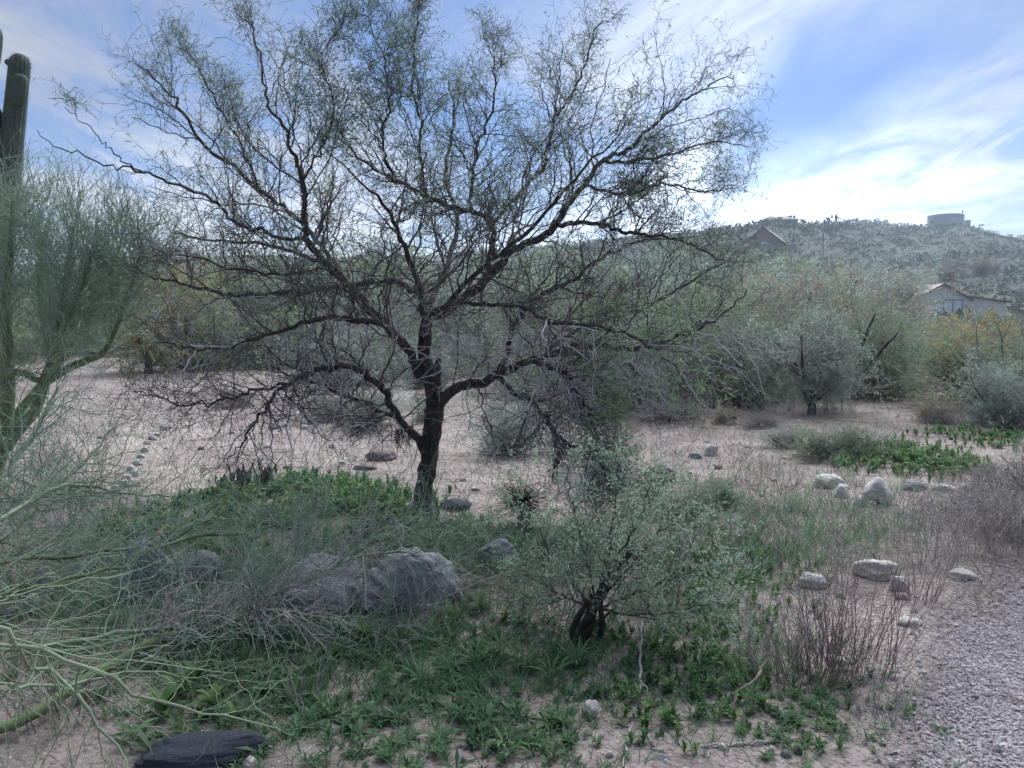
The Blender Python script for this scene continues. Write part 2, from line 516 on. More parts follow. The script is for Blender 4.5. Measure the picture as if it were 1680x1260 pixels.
def ground_mat(name, road=False):
    m = bpy.data.materials.new(name)
    m.use_nodes = True
    nt, L = m.node_tree.nodes, m.node_tree.links
    bs = nt['Principled BSDF']
    tc = nt.new("ShaderNodeTexCoord")
    v = tc.outputs['Object']

    def noise(s, d=6., r=.6, dist=0.):
        n = N(nt, "ShaderNodeTexNoise", Scale=s, Detail=d, Roughness=r, Distortion=dist)
        L.new(v, n.inputs['Vector'])
        return n.outputs[0]
    if road:
        col = ramp(nt, L, noise(.9, 6), c2((.27, .243, .248), (.35, .317, .32)))
    else:
        col = ramp(nt, L, noise(.35, 8, .6, .5), [(.30, (.21, .178, .165)), (.48, (.33, .28, .258)), (.66, (.41, .355, .325))])
    grit = ramp(nt, L, noise(30, 8, .75), [(.32, (.40, .38, .38)), (.5, (1, 1, 1)), (.68, (1.4, 1.38, 1.35))])
    col = mixc(nt, L, .8, col, ramp(nt, L, noise(1.9, 7, .65, .8), [(.36, (.62, .59, .60)), (.5, (1, 1, 1)), (.64, (1.18, 1.15, 1.12))]), 'MULTIPLY')
    col = mixc(nt, L, .75, col, grit, 'MULTIPLY')
    # scattered specks of gravel and dark litter
    vo = N(nt, "ShaderNodeTexVoronoi", Scale=34. if not road else 46.)
    L.new(v, vo.inputs['Vector'])
    spk = ramp(nt, L, vo.outputs['Color'], [(.0, (.55, .5, .5)), (.5, (1, 1, 1)), (.9, (1.25, 1.25, 1.27))])
    near = ramp(nt, L, vo.outputs['Distance'], [(.25, (1, 1, 1)), (.5, (0, 0, 0))])
    col = mixc(nt, L, M2(nt, L, 'MULTIPLY', near, .75), col, mixc(nt, L, 1., col, spk, 'MULTIPLY'))
    lit = ramp(nt, L, noise(7, 9, .75, 1.2), [(.56, (0, 0, 0)), (.66, (1, 1, 1))])
    col = mixc(nt, L, M2(nt, L, 'MULTIPLY', lit, .55 if not road else .12), col, (.17, .135, .13))
    # far hillsides carry grey-green ground cover between bare earth
    if not road:
        ln = nt.new("ShaderNodeVectorMath")
        ln.operation = 'LENGTH'
        L.new(v, ln.inputs[0])
        mr = nt.new("ShaderNodeMapRange")
        mr.inputs[1].default_value = 22
        mr.inputs[2].default_value = 110
        L.new(ln.outputs['Value'], mr.inputs[0])
        patch = ramp(nt, L, noise(.06, 8, .7), [(.40, (0, 0, 0)), (.56, (1, 1, 1))])
        scr = ramp(nt, L, noise(.35, 8, .7), c2((.055, .068, .055), (.105, .115, .09)))
        col = mixc(nt, L, M2(nt, L, 'MULTIPLY', mr.outputs[0], M2(nt, L, 'MULTIPLY_ADD', patch, .16, .82)), col, scr)
    L.new(col, bs.inputs['Base Color'])
    bs.inputs['Roughness'].default_value = .95
    bs.inputs['Specular IOR Level'].default_value = .15
    h = M2(nt, L, 'ADD', M2(nt, L, 'MULTIPLY', noise(14, 9, .7), 1.), M2(nt, L, 'MULTIPLY', near, .35))
    bp = nt.new("ShaderNodeBump")
    bp.inputs['Strength'].default_value = .8 if not road else .5
    bp.inputs['Distance'].default_value = .03 if not road else .015
    L.new(h, bp.inputs['Height'])
    L.new(bp.outputs[0], bs.inputs['Normal'])
    return m


M['ground'] = ground_mat("desert_soil")
M['road'] = ground_mat("gravel_surface", True)


# ------------------------------------------------------------------ the land
def build_ground():
    nr, na = 240, 400
    r = np.concatenate([np.linspace(.25, 9, 100), np.geomspace(9.08, 4200, nr - 100)])
    # bearings: fine where the lens looks, coarse behind
    a = np.concatenate([np.linspace(-.95, .95, 310, endpoint=False), np.linspace(.95, 2 * np.pi - .95, na - 310, endpoint=False)])
    X = r[:, None] * np.sin(a)[None]
    Y = r[:, None] * np.cos(a)[None]
    Z = hgt(X, Y)
    V = np.stack([X, Y, Z], -1).reshape(-1, 3)
    idx = np.arange(nr * na).reshape(nr, na)
    i0, i1 = idx[:-1], idx[1:]
    Q = np.stack([i0, i1, np.roll(i1, -1, 1), np.roll(i0, -1, 1)], -1)[:, :, ::-1].reshape(-1, 4)
    V = np.vstack([V, [[0, 0, float(hgt(0, 0))]]])
    c = len(V) - 1
    T = np.stack([np.full(na, c), np.roll(idx[0], -1), idx[0]], -1)
    g = Geo().add(V, Q, T)
    o = g.build("ground", M['ground'], kind="structure")
    o["label"] = "pinkish sandy desert floor rising to scrubby hills"
    return o


build_ground()

EDGE = np.array([G(*p)[:2] for p in ((1440, 1262), (1468, 1200), (1478, 1130), (1500, 1060), (1545, 1005), (1610, 965), (1690, 925))])
EDGE = np.vstack([[.6, -6], [1.0, 0], EDGE, EDGE[-1] + [1.5, .45], EDGE[-1] + [6, 1.0]])


def road_top(x):
    return np.interp(x, EDGE[:, 0], EDGE[:, 1])


def build_road():
    xs = np.linspace(.7, 9, 170)
    nrow = 120
    V = []
    top = road_top(xs) + .06 * np.sin(xs * 9) + .04 * np.sin(xs * 23 + 1)
    t = np.linspace(0, 1, nrow) ** 1.6
    Xg = np.repeat(xs[:, None], nrow, 1)
    Yg = top[:, None] - t[None] * (top[:, None] + 6)
    d = top[:, None] - Yg
    dx = np.clip((Xg - .7) / .3, 0, 1)
    lift = np.where(d < .25, -.02 + .026 * (d / .25), .006)
    lift = np.minimum(lift, -.02 + .026 * dx)
    Zg = hgt(Xg, Yg) + lift
    V = np.stack([Xg, Yg, Zg], -1)
    idx = np.arange(len(xs) * nrow).reshape(len(xs), nrow)
    Q = np.stack([idx[:-1, :-1], idx[:-1, 1:], idx[1:, 1:], idx[1:, :-1]], -1).reshape(-1, 4)
    o = Geo().add(V.reshape(-1, 3), Q).build("gravel_road", M['road'], kind="structure")
    o["label"] = "mauve grey gravel track"


build_road()


def ico(sub=1):
    t = (1 + 5 ** .5) / 2
    V = np.array([[-1, t, 0], [1, t, 0], [-1, -t, 0], [1, -t, 0], [0, -1, t], [0, 1, t], [0, -1, -t], [0, 1, -t], [t, 0, -1], [t, 0, 1], [-t, 0, -1], [-t, 0, 1]])
    T = [[0, 11, 5], [0, 5, 1], [0, 1, 7], [0, 7, 10], [0, 10, 11], [1, 5, 9], [5, 11, 4], [11, 10, 2], [10, 7, 6], [7, 1, 8],
         [3, 9, 4], [3, 4, 2], [3, 2, 6], [3, 6, 8], [3, 8, 9], [4, 9, 5], [2, 4, 11], [6, 2, 10], [8, 6, 7], [9, 8, 1]]
    V = [unit(v) for v in V]
    for _ in range(sub):
        mid, T2 = {}, []

        def mp(a, b):
            k = (min(a, b), max(a, b))
            if k not in mid:
                V.append(unit(V[a] + V[b]))
                mid[k] = len(V) - 1
            return mid[k]
        for a, b, c in T:
            x, y, z = mp(a, b), mp(b, c), mp(c, a)
            T2 += [[a, x, z], [b, y, x], [c, z, y], [x, y, z]]
        T = T2
    return np.array(V), np.array(T)


ICO = {k: ico(k) for k in (0, 1, 2, 3, 4)}


def merge_copies(geo, V, Q, T, pos, rz, s, tilt=None):
    """bake many turned, scaled copies of one little mesh into geo"""
    n = len(pos)
    if n == 0:
        return
    s = np.asarray(s, float)
    s = s[:, None] * np.ones(3)[None] if s.ndim == 1 else s
    W = V[None] * s[:, None]
    if tilt is not None:
        ca, sa = np.cos(tilt)[:, None], np.sin(tilt)[:, None]
        W = np.stack([W[..., 0], W[..., 1] * ca - W[..., 2] * sa, W[..., 1] * sa + W[..., 2] * ca], -1)
    c, si = np.cos(rz)[:, None], np.sin(rz)[:, None]
    W = np.stack([W[..., 0] * c - W[..., 1] * si, W[..., 0] * si + W[..., 1] * c, W[..., 2]], -1) + pos[:, None]
    off = (np.arange(n) * len(V))[:, None, None]
    geo.add(W.reshape(-1, 3), (Q[None] + off).reshape(-1, 4) if Q is not None and len(Q) else None,
            (T[None] + off).reshape(-1, 3) if T is not None and len(T) else None)


def on_ground(xy, dz=0.):
    return np.column_stack([xy, hgt(xy[:, 0], xy[:, 1]) + dz])


def build_gravel():
    V = np.array([[1, 0, 0], [-1, 0, 0], [0, 1, 0], [0, -1, 0], [.15, -.1, 1]], float)
    T = np.array([[0, 2, 4], [2, 1, 4], [1, 3, 4], [3, 0, 4]])
    n = 170000
    xy = np.column_stack([rng.uniform(.9, 4.8, n), rng.uniform(1.9, 5.3, n)])
    d = road_top(xy[:, 0]) - xy[:, 1]
    keep = (d > -.30 + .55 * rng.random(n) ** .6) & (np.abs(xy[:, 0]) < xy[:, 1] * .75 + .3)
    xy = xy[keep]
    n = len(xy)
    s = np.clip(rng.lognormal(-5.35, .48, n), .0028, .015)
    sc3 = s[:, None] * np.column_stack([np.ones(n), rng.uniform(.6, 1, n), rng.uniform(.4, .75, n)])
    g = Geo()
    merge_copies(g, V, None, T, on_ground(xy, .0085) + np.array([0, 0, 1]) * (s * .12)[:, None], rng.uniform(0, 6.3, n), sc3, rng.uniform(-.4, .4, n))
    o = g.build("gravel", M['pebble'], smooth=False, kind="stuff")
    tag(o, "loose mauve and grey gravel covering the track", "gravel")
    # loose stones and chips over the sand
    g = Geo()
    n = 9000
    r = rng.uniform(2.2, 30, n) ** 1.0
    az = rng.uniform(-.68, .68, n)
    xy = np.column_stack([r * np.sin(az), r * np.cos(az)])
    s = np.clip(rng.lognormal(-4.6, .55, n), .005, .05) * np.clip(r / 8, .7, 1.8)
    sc3 = s[:, None] * np.column_stack([np.ones(n), rng.uniform(.6, 1, n), rng.uniform(.4, .7, n)])
    merge_copies(g, V, None, T, on_ground(xy, 0.), rng.uniform(0, 6.3, n), sc3, rng.uniform(-.4, .4, n))
    n = 9000
    r = rng.uniform(2.2, 7.5, n)
    az = rng.uniform(-.68, .68, n)
    xy = np.column_stack([r * np.sin(az), r * np.cos(az)])
    s = np.clip(rng.lognormal(-5.4, .5, n), .0025, .016)
    merge_copies(g, V, None, T, on_ground(xy, 0.), rng.uniform(0, 6.3, n), s[:, None] * np.array([[1, .8, .55]]), rng.uniform(-.4, .4, n))
    o = g.build("pebbles", M['pebble'], smooth=False, kind="stuff")
    tag(o, "small pebbles scattered over the pink sand", "pebbles")
    # twig litter
    g = Geo()
    n = 4000
    r = np.concatenate([rng.uniform(3, 8, n // 2), rng.uniform(6, 22, n - n // 2)])
    az = rng.uniform(-.68, .68, n)
    xy = np.column_stack([r * np.sin(az), r * np.cos(az)])
    p0 = on_ground(xy, .006)
    th = rng.uniform(0, 6.3, n)
    L = rng.uniform(.04, .20, n) * np.clip(r / 6, .5, 1.2)
    d = np.column_stack([np.cos(th), np.sin(th), rng.normal(0, .05, n)])
    pth = grow(p0, d, L, 3, .35)
    pth[..., 2] = hgt(pth[..., 0], pth[..., 1]) + .004 + .012 * rng.random((n, 1))
    tubes(g, pth, taper(rng.uniform(.0012, .0032, n), 3, .5), 3)
    o = g.build("twig_litter", M['litter'], kind="stuff")
    tag(o, "thin fallen twigs littering the sandy ground", "twigs")


build_gravel()


# ------------------------------------------------------------------ rocks
def rock_mesh(seed, mat, sub=3, point=0., facets=8, amp=1.):
    g = np.random.default_rng(seed)
    V, T = ICO[sub]
    V = V.copy()
    for k in range(facets):                  # broad facets
        n = unit(g.normal(size=3))
        n[2] = abs(n[2]) * .6
        dlim = g.uniform(.50, .82)
        dd = V @ n
        V = V - np.clip(dd - dlim, 0, None)[:, None] * n[None] * .8
    for f, a in ((1.6, .09), (3.7, .05), (8., .028), (15., .016), (26., .008)):
        q = g.normal(size=(3, 3)) * f
        ph = g.uniform(0, 6.3, 3)
        V = V * (1 + a * amp * (np.sin(V @ q + ph).sum(1)))[:, None]
    if point:
        V[:, 2] += point * np.clip(1 - np.hypot(V[:, 0] + .25, V[:, 1]), 0, 1)
    V = V / np.abs(V).max(0)
    return Geo().add(V, None, T).mesh("rock", mat, smooth=True)


RK = {}


def rock(px, py, wpx, hpx, mat, label, name="boulder", cat="boulder", group=None, deep=.8, seed=None, point=0., sink=.25, rz=None):
    p = G(px, py)
    k = p[1] / F * 1.02
    W, H = wpx * k / 2, hpx * k
    seed = seed if seed is not None else int(px * 7 + py)
    me = rock_mesh(seed, M[mat], sub=4 if wpx > 80 else 3 if wpx > 26 else 2, point=point, facets=6 if mat == 'darkrock' else 8, amp=.45 if mat == 'darkrock' else 1.)
    o = link(name, me)
    H2 = H / (1 - sink) / 2 if H > .02 else H
    o.scale = (W, W * deep, max(H2, .01))
    o.rotation_euler = (0, 0, rz if rz is not None else rng.uniform(-.4, .4))
    y = p[1] + W * deep * .7
    o.location = (p[0] * y / p[1], y, float(hgt(p[0], y)) + max(H2, .01) * (1 - 2 * sink))
    tag(o, label, cat, group)
    return o


rock(672, 1010, 185, 100, 'granite', "largest blue grey granite boulder, rounded, under the sweeping green branch", deep=.7)
rock(535, 1012, 190, 84, 'granite', "broad low grey granite boulder touching the largest boulder")
rock(243, 985, 100, 100, 'granite', "upright grey granite boulder veiled by green twigs")
rock(325, 965, 95, 60, 'granite', "low grey boulder leaning on the upright boulder")
rock(822, 928, 88, 40, 'granite', "small grey boulder half buried beside the feathery shrub")
rock(625, 757, 52, 18, 'brownrock', "low brown rock on the sand left of the mesquite trunk", "rock", "rock")
rock(602, 771, 46, 10, 'brownrock', "flat brown slab of rock in the sand before a brown rock", "rock", "rock")
rock(1085, 792, 58, 24, 'darkrock', "dark blue grey rock near the dry branch tips", "rock", "rock")
rock(1296, 736, 28, 26, 'granite', "small grey rock at the foot of the pale green bush", "rock", "rock")
rock(1358, 802, 62, 24, 'pale', "pale rounded boulder behind a small white stone")
rock(1381, 817, 34, 24, 'pale', "small round white stone before a pale boulder", "stone", "stone")
rock(1441, 831, 62, 46, 'pale', "pale grey boulder with a pointed top and sloping right side", point=.6)
rock(1412, 832, 26, 14, 'granite', "small grey stone against the pointed pale boulder", "stone", "stone")
rock(1545, 806, 40, 11, 'pale', "low white stone flush with the weeds past the pointed boulder", "stone", "stone")
rock(1583, 806, 22, 11, 'pale', "tiny white stone beside the low white stone", "stone", "stone")
rock(1500, 806, 44, 14, 'granite', "flat grey rock between pointed boulder and low white stone", "rock", "rock")
rock(1327, 968, 56, 22, 'pale', "flat white stone among weeds beside the brown dry stalks", "stone", "stone")
rock(1435, 952, 78, 30, 'tan', "long low cream boulder beside the gravel track")
rock(1472, 972, 30, 26, 'pale', "white stone at the right end of the long cream boulder", "stone", "stone")
rock(1478, 984, 22, 11, 'tan', "small cream stone tucked under the long boulder's end", "stone", "stone")
rock(1576, 953, 48, 14, 'tan', "low cream rock lying on the edge of the gravel track", "rock", "rock")
rock(1370, 1090, 36, 13, 'pale', "white stone deep inside the brown dry stalks", "stone", "stone")
rock(1490, 1028, 42, 11, 'tan', "flat sandy stone beside the gravel track", "stone", "stone")
rock(966, 1180, 40, 27, 'tan', "small cream stone nestled in short weeds", "stone", "stone", seed=8)
rock(412, 1262, 32, 16, 'tan', "small cream stone in front of the dark slab", "stone", "stone")
rock(345, 1264, 245, 40, 'darkrock', "long blackish blue slab of rock at the track's edge", "rock", "rock", deep=.45, rz=.08, seed=12)
rock(76, 968, 34, 38, 'pale', "white knobbly stone under green branches", "stone", "stone")
rock(55, 1008, 30, 34, 'pale', "white upright stone below the knobbly one", "stone", "stone")
rock(24, 1012, 36, 16, 'pale', "low white stone lying beside the upright white stone", "stone", "stone")
rock(1165, 748, 30, 18, 'pale', "white rock on bare ground beyond the dead drooping twigs", "stone", "stone")
rock(1140, 752, 24, 10, 'granite', "low grey rock beside the white rock on bare ground", "stone", "stone")
rock(1310, 1238, 22, 12, 'brownrock', "small rusty stone on the bare soil by the track", "stone", "stone")
rock(1290, 1245, 20, 11, 'granite', "small bluish stone beside the rusty stone", "stone", "stone")
rock(745, 838, 60, 16, 'darkrock', "dark flat rock in the grass at the trunk's foot", "rock", "rock")
for i, (a, b, ww) in enumerate(((268, 706, 14), (258, 716, 12), (250, 722, 18), (241, 730, 14), (238, 742, 16), (230, 752, 14), (226, 764, 18), (216, 772, 15),
                                (221, 782, 20), (210, 790, 20), (203, 800, 22), (190, 806, 18), (176, 818, 20), (160, 812, 14), (140, 822, 20), (122, 816, 16))):
    rock(a, b, ww, ww * .55, 'pale', "small white stone in the row edging the sandy path", "stone", "stone", "white stones edging the sandy path")
for a, b, ww in ((452, 704, 24), (466, 700, 14), (500, 704, 14), (380, 712, 10), (330, 738, 12), (440, 735, 14), (545, 735, 14), (472, 770, 16), (165, 720, 10), (562, 762, 12),
                 (800, 750, 14), (760, 790, 12), (780, 805, 16), (1010, 730, 14), (985, 720, 12), (1225, 735, 14), (1180, 770, 16), (1200, 798, 14), (1270, 790, 12), (1250, 815, 14)):
    rock(a, b, ww, ww * .45, 'pale' if (a + b) % 3 else 'brownrock', "small stone lying loose on the open pink sand", "stone", "stone", "loose stones on the open sand")
for a, b, ww in ((1185, 1232, 20), (1265, 1238, 15), (1000, 1245, 14), (760, 1252, 16), (1440, 1163, 14), (1500, 1160, 10), (1515, 1110, 16), (1560, 1200, 12), (1505, 1090, 12), (1600, 1150, 13), (1640, 1240, 14), (1530, 1240, 13)):
    rock(a, b, ww, ww * .5, 'tan' if (a + b) % 2 else 'granite', "little stone lying on the bare soil and gravel by the track", "stone", "stone", "little stones by the track")


# ------------------------------------------------------------------ the big mesquite
def build_mesquite():
    g = np.random.default_rng(5)
    base = G(690, 846)
    Y0 = base[1]
    root = thing("mesquite_tree", base, "large dark spreading mesquite tree with bare tangled twigs and sparse leaves", "tree", "mesquite trees")

    def path(pts, n=None):
        """points (px, py, dy, rpx) -> world path with radius, relative to the base"""
        a = np.array([[*P(x, y, Y0 + d), r * .68 * (Y0 + d) / F] for x, y, d, r in pts])
        n = n or max(8, int(len(pts) * 4))
        s = spline(a, n)
        s[:, :3] -= base
        return s
    trunk = path([(688, 880, 0, 30), (691, 845, 0, 25), (694, 810, 0, 21), (702, 765, 0, 20.5), (707, 720, 0, 20.5), (711, 690, 0, 21), (713, 655, 0, 22), (706, 620, 0, 19),
                  (697, 590, 0, 15), (697, 560, 0, 13.5), (699, 530, 0, 13), (706, 508, 0, 11)], 46)
    tg = Geo()
    tubes(tg, trunk[None, :, :3], trunk[None, :, 3] * (1 + .04 * g.normal(size=(1, 46))), 28)
    tv = tg.V[0]
    ring = np.tile(np.arange(28), 46)
    ht = np.repeat(np.arange(46), 28)
    fur = np.sin(ring * 2.9 + .35 * ht + 1.5 * np.sin(ht * .7 + ring)) + .6 * g.normal(size=len(tv))
    tv += unit(tv - np.repeat(trunk[:, :3], 28, 0)) * (.007 * fur)[:, None]
    tg.build("trunk", M['bark'], root)
    limbs = [
        # right leader rising to the upper right tip
        [(704, 520, 0, 12), (728, 513, .05, 12), (757, 493, .12, 12), (785, 468, .2, 12), (814, 440, .3, 11), (838, 411, .35, 10), (873, 396, .4, 9), (907, 375, .45, 9), (923, 348, .5, 7.5),
         (939, 325, .55, 7), (960, 303, .6, 6.5), (983, 268, .65, 6), (1016, 250, .7, 5), (1043, 233, .75, 4), (1080, 197, .8, 3.2), (1120, 167, .85, 2.5), (1165, 140, .9, 1.9), (1207, 124, .95, 1.1)],
        [(915, 369, .46, 6), (950, 366, .3, 5.5), (987, 368, .2, 5), (1020, 380, .1, 4.5), (1060, 385, 0, 3.8), (1105, 392, -.1, 3), (1150, 410, -.2, 2.2), (1185, 432, -.3, 1.5)],
        # upright with an arch to the left
        [(795, 462, .22, 8), (803, 430, .2, 7.5), (808, 395, .15, 7), (806, 370, .1, 6.5), (790, 352, .0, 6), (770, 346, -.1, 6), (743, 340, -.25, 5.5), (703, 326, -.4, 5), (677, 310, -.5, 4.5), (643, 293, -.6, 4), (605, 272, -.7, 3),
         (575, 245, -.8, 2.2), (548, 205, -.9, 1.5)],
        [(809, 366, .15, 5), (847, 323, .3, 5), (887, 280, .5, 4.5), (898, 253, .55, 4), (907, 207, .6, 3.6), (923, 177, .65, 3.2), (947, 137, .7, 2.7), (968, 83, .75, 2.1), (977, 47, .8, 1.6), (1003, 34, .85, 1)],
        [(703, 327, -.4, 4.2), (694, 293, -.4, 3.8), (690, 240, -.35, 3.5), (690, 200, -.3, 3.2), (678, 150, -.3, 2.8), (680, 85, -.25, 2.2), (684, 30, -.2, 1.6), (690, -15, -.2, 1)],
        [(643, 293, -.6, 3.4), (632, 255, -.65, 3), (628, 213, -.7, 2.7), (640, 165, -.7, 2.2), (632, 105, -.75, 1.7), (610, 50, -.8, 1.2), (600, 10, -.8, .9)],
        [(773, 347, -.05, 4.5), (776, 300, .1, 4), (782, 250, .2, 3.5), (800, 200, .3, 2.8), (812, 150, .35, 2.2), (806, 95, .4, 1.6), (797, 60, .4, 1)],
        # left leader
        [(693, 625, 0, 12), (676, 590, -.05, 11), (655, 556, -.12, 11), (628, 528, -.2, 10.5), (600, 504, -.28, 10), (584, 480, -.32, 10), (560, 457, -.36, 9), (540, 437, -.4, 9), (520, 415, -.45, 8.5), (504, 395, -.5, 8),
         (500, 355, -.55, 6.5), (497, 305, -.6, 6), (487, 267, -.62, 5), (474, 240, -.65, 4), (466, 200, -.7, 3.4), (440, 172, -.72, 3), (430, 110, -.75, 2.3), (412, 50, -.8, 1.6), (388, 24, -.85, 1)],
        [(553, 450, -.38, 6), (520, 395, .1, 5.5), (478, 350, .35, 5.2), (433, 317, .5, 5), (383, 273, .6, 4.5), (343, 247, .7, 4), (313, 207, .75, 3.4), (293, 173, .8, 2.9), (267, 143, .85, 2.3), (240, 117, .9, 1.7), (222, 104, .9, 1)],
        [(500, 393, -.5, 5), (466, 388, -.5, 4.6), (433, 380, -.5, 4.3), (383, 363, -.55, 4), (350, 326, -.6, 3.7), (310, 312, -.65, 3.3), (283, 305, -.7, 3), (233, 281, -.75, 2.6), (180, 272, -.8, 2), (133, 256, -.85, 1.6), (100, 246, -.9, 1.3), (60, 214, -.95, .8)],
        [(233, 281, -.75, 2), (190, 255, -.8, 1.6), (165, 228, -.85, 1.3), (135, 200, -.9, 1), (110, 180, -.95, .7)],
        # flat limb running left from the crotch
        [(700, 500, 0, 8), (680, 478, .15, 8), (650, 463, .3, 8), (612, 462, .4, 7.5), (580, 470, .45, 7), (548, 472, .5, 6.8), (500, 478, .5, 6.2), (433, 484, .5, 5.8), (373, 482, .5, 4.8), (330, 474, .5, 4), (290, 462, .5, 3.2), (248, 455, .5, 2.4), (215, 436, .5, 1.6)],
        # low arch to the left
        [(665, 570, -.1, 8), (640, 540, -.3, 7.5), (605, 526, -.5, 7.5), (560, 522, -.7, 7), (515, 525, -.85, 6), (470, 540, -1., 5), (420, 556, -1.1, 4), (370, 568, -1.2, 3), (310, 572, -1.3, 2.2), (250, 560, -1.4, 1.4)],
        # lowest left limb with a drooping end
        [(703, 752, 0, 11), (690, 728, -.05, 10.5), (672, 706, -.1, 10), (655, 688, -.15, 9.5), (640, 660, -.25, 8.5), (627, 634, -.35, 8.5), (600, 615, -.5, 8), (575, 601, -.6, 7.5), (540, 606, -.75, 7), (506, 613, -.85, 6.5), (470, 630, -1., 5.5), (448, 650, -1.1, 5), (430, 678, -1.2, 4),
         (410, 705, -1.25, 3), (392, 738, -1.3, 2), (370, 760, -1.3, 1.2)],
        [(664, 697, -.14, 5), (625, 672, -.2, 4.5), (575, 651, -.3, 4), (530, 632, -.4, 3.5), (483, 617, -.5, 2.8), (440, 600, -.6, 2)],
        [(470, 630, -1., 4), (420, 640, -1.1, 3.4), (380, 652, -1.2, 3), (320, 662, -1.3, 2.4), (270, 655, -1.35, 1.8), (230, 640, -1.4, 1.2)],
        # big low right limb
        [(711, 700, 0, 13), (716, 672, -.01, 13.5), (733, 648, -.03, 13.5), (757, 632, -.08, 12.5), (790, 628, -.14, 11.5), (815, 616, -.2, 11), (850, 600, -.25, 9.5), (888, 586, -.3, 8.5), (930, 573, -.35, 8), (970, 567, -.4, 7), (1010, 570, -.45, 6), (1050, 573, -.5, 5), (1090, 560, -.5, 4.4), (1129, 544, -.5, 3.8), (1177, 522, -.5, 2.6), (1224, 478, -.5, 1.3)],
        [(800, 628, -.16, 7), (830, 590, -.1, 7), (838, 553, -.05, 6.5), (856, 516, 0, 6.5), (885, 487, .05, 6), (916, 471, .1, 5.5), (948, 455, .15, 4.5), (983, 428, .2, 3.5), (1030, 402, .25, 2.4), (1080, 390, .3, 1.5)],
        [(710, 510, .0, 6), (750, 498, -.2, 5.5), (800, 500, -.4, 5), (860, 505, -.55, 4.5), (907, 528, -.7, 4.5), (967, 535, -.8, 4), (1034, 551, -.9, 3.2), (1097, 592, -1., 2.2), (1130, 640, -1.05, 1.3)],
        [(815, 618, -.2, 6), (853, 650, -.35, 6), (880, 667, -.45, 5.5), (913, 713, -.6, 4.5), (960, 743, -.75, 3.6), (993, 763, -.85, 2.8), (1030, 785, -.9, 1.8), (1060, 800, -.95, 1)],
        [(870, 594, -.3, 5.5), (927, 613, -.5, 5), (940, 637, -.6, 4.5), (957, 660, -.65, 3.8), (973, 703, -.75, 3), (985, 760, -.8, 2), (990, 800, -.8, 1.2)],
        [(890, 586, -.3, 5), (940, 545, .1, 5), (1000, 522, .4, 4.5), (1060, 505, .6, 3.8), (1120, 470, .8, 3), (1170, 440, .95, 2), (1215, 420, 1.05, 1.2)],
        # upper fans towards and away from the viewer
        [(698, 540, 0, 8), (690, 480, -.5, 7), (670, 420, -1., 6), (640, 350, -1.4, 4.6), (600, 310, -1.6, 3), (560, 270, -1.8, 1.8), (520, 235, -1.9, 1)],
        [(705, 500, 0, 7.5), (735, 430, .6, 6.5), (750, 360, 1.1, 5.4), (730, 280, 1.5, 4.2), (745, 200, 1.8, 3), (735, 130, 2., 1.6)],
        [(720, 512, 0, 7), (770, 460, -.5, 6), (850, 390, -1., 5), (930, 310, -1.4, 3.8), (985, 250, -1.6, 2.6), (1030, 200, -1.8, 1.4)],
        [(560, 457, -.36, 6), (500, 420, .3, 5), (430, 400, .9, 4), (350, 395, 1.3, 3), (280, 380, 1.6, 2)],
        [(983, 268, .65, 4), (1050, 262, .9, 3.5), (1110, 250, 1.1, 2.6), (1170, 232, 1.2, 1.8), (1225, 240, 1.3, 1)],
        [(960, 303, .6, 4), (1030, 320, .8, 3.4), (1090, 300, 1., 2.8), (1150, 315, 1.1, 2), (1215, 300, 1.2, 1.2)],
        [(540, 437, -.4, 4), (470, 452, -.9, 3.6), (400, 445, -1.2, 3), (330, 425, -1.4, 2.2), (260, 410, -1.5, 1.4)],
        [(430, 320, .5, 3.2), (390, 230, .6, 2.6), (350, 160, .7, 2), (318, 95, .8, 1.2), (298, 55, .85, .8)],
        [(495, 300, -.6, 3), (530, 240, -.7, 2.6), (545, 170, -.75, 2), (530, 100, -.8, 1.4), (555, 40, -.8, .9)],
    ]
    paths, rads = [], []
    for i, l in enumerate(limbs):
        p = path(l, max(24, len(l) * 4))
        n = len(p)
        zz = g.normal(size=(n, 3)) * (.007 + .12 * (.03 - np.clip(p[:, 3:4], 0, .03)))
        zz[0] = 0
        p[:, :3] += zz
        lg = Geo()
        tubes(lg, p[None, :, :3], np.clip(p[None, :, 3], .0025, None), 8)
        lg.build("limb", M['bark'], root)
        q = spline(p, 24)
        paths.append(q[:, :3])
        rads.append(q[:, 3])
    paths, rads = np.array(paths), np.array(rads)
    nl = len(paths)
    length = np.linalg.norm(np.diff(paths, axis=1), axis=2).sum(1)
    dead_idx = {16, 19, 20, 18}
    tw, dd, lf, lf2 = Geo(), Geo(), Geo(), Geo()
    # level 1
    A, D, Rr, t = kids(paths, rads, 23, .12, 1., 25, 75, g)
    own = np.repeat(np.arange(nl), 23)
    thin = (own == 9) & (t > .42) | (own == 10)
    kp = (~thin | (g.random(len(A)) < .07)) & ~((own == 22) & (t > .72))
    A, D, Rr, t, own = A[kp], D[kp], Rr[kp], t[kp], own[kp]
    L1 = np.clip(length[own] * .30 * (1.25 - .8 * t), .22, .85) * g.uniform(.6, 1.25, len(A))
    L1 = np.where(np.isin(own, (9, 10)) & (t > .4), L1 * .45, L1)
    L1 = L1 * np.interp(A[:, 2], [3.2, 4.2], [1., .45])
    D = unit(D + np.array([0, 0, .35]) * (A[:, 2:3] > 1.2) + np.array([0, 0, -.25]) * (A[:, 2:3] < .9))
    p1 = grow(A, D, L1, 9, .15, .03, .2, g)
    r1 = taper(np.clip(Rr * .5, .0026, .0075), 9, .4)
    tubes(tw, p1, r1, 4)
    # level 2
    A2, D2, R2, t2 = kids(p1, r1, 8, .12, 1., 30, 75, g)
    own2 = np.repeat(own, 8)
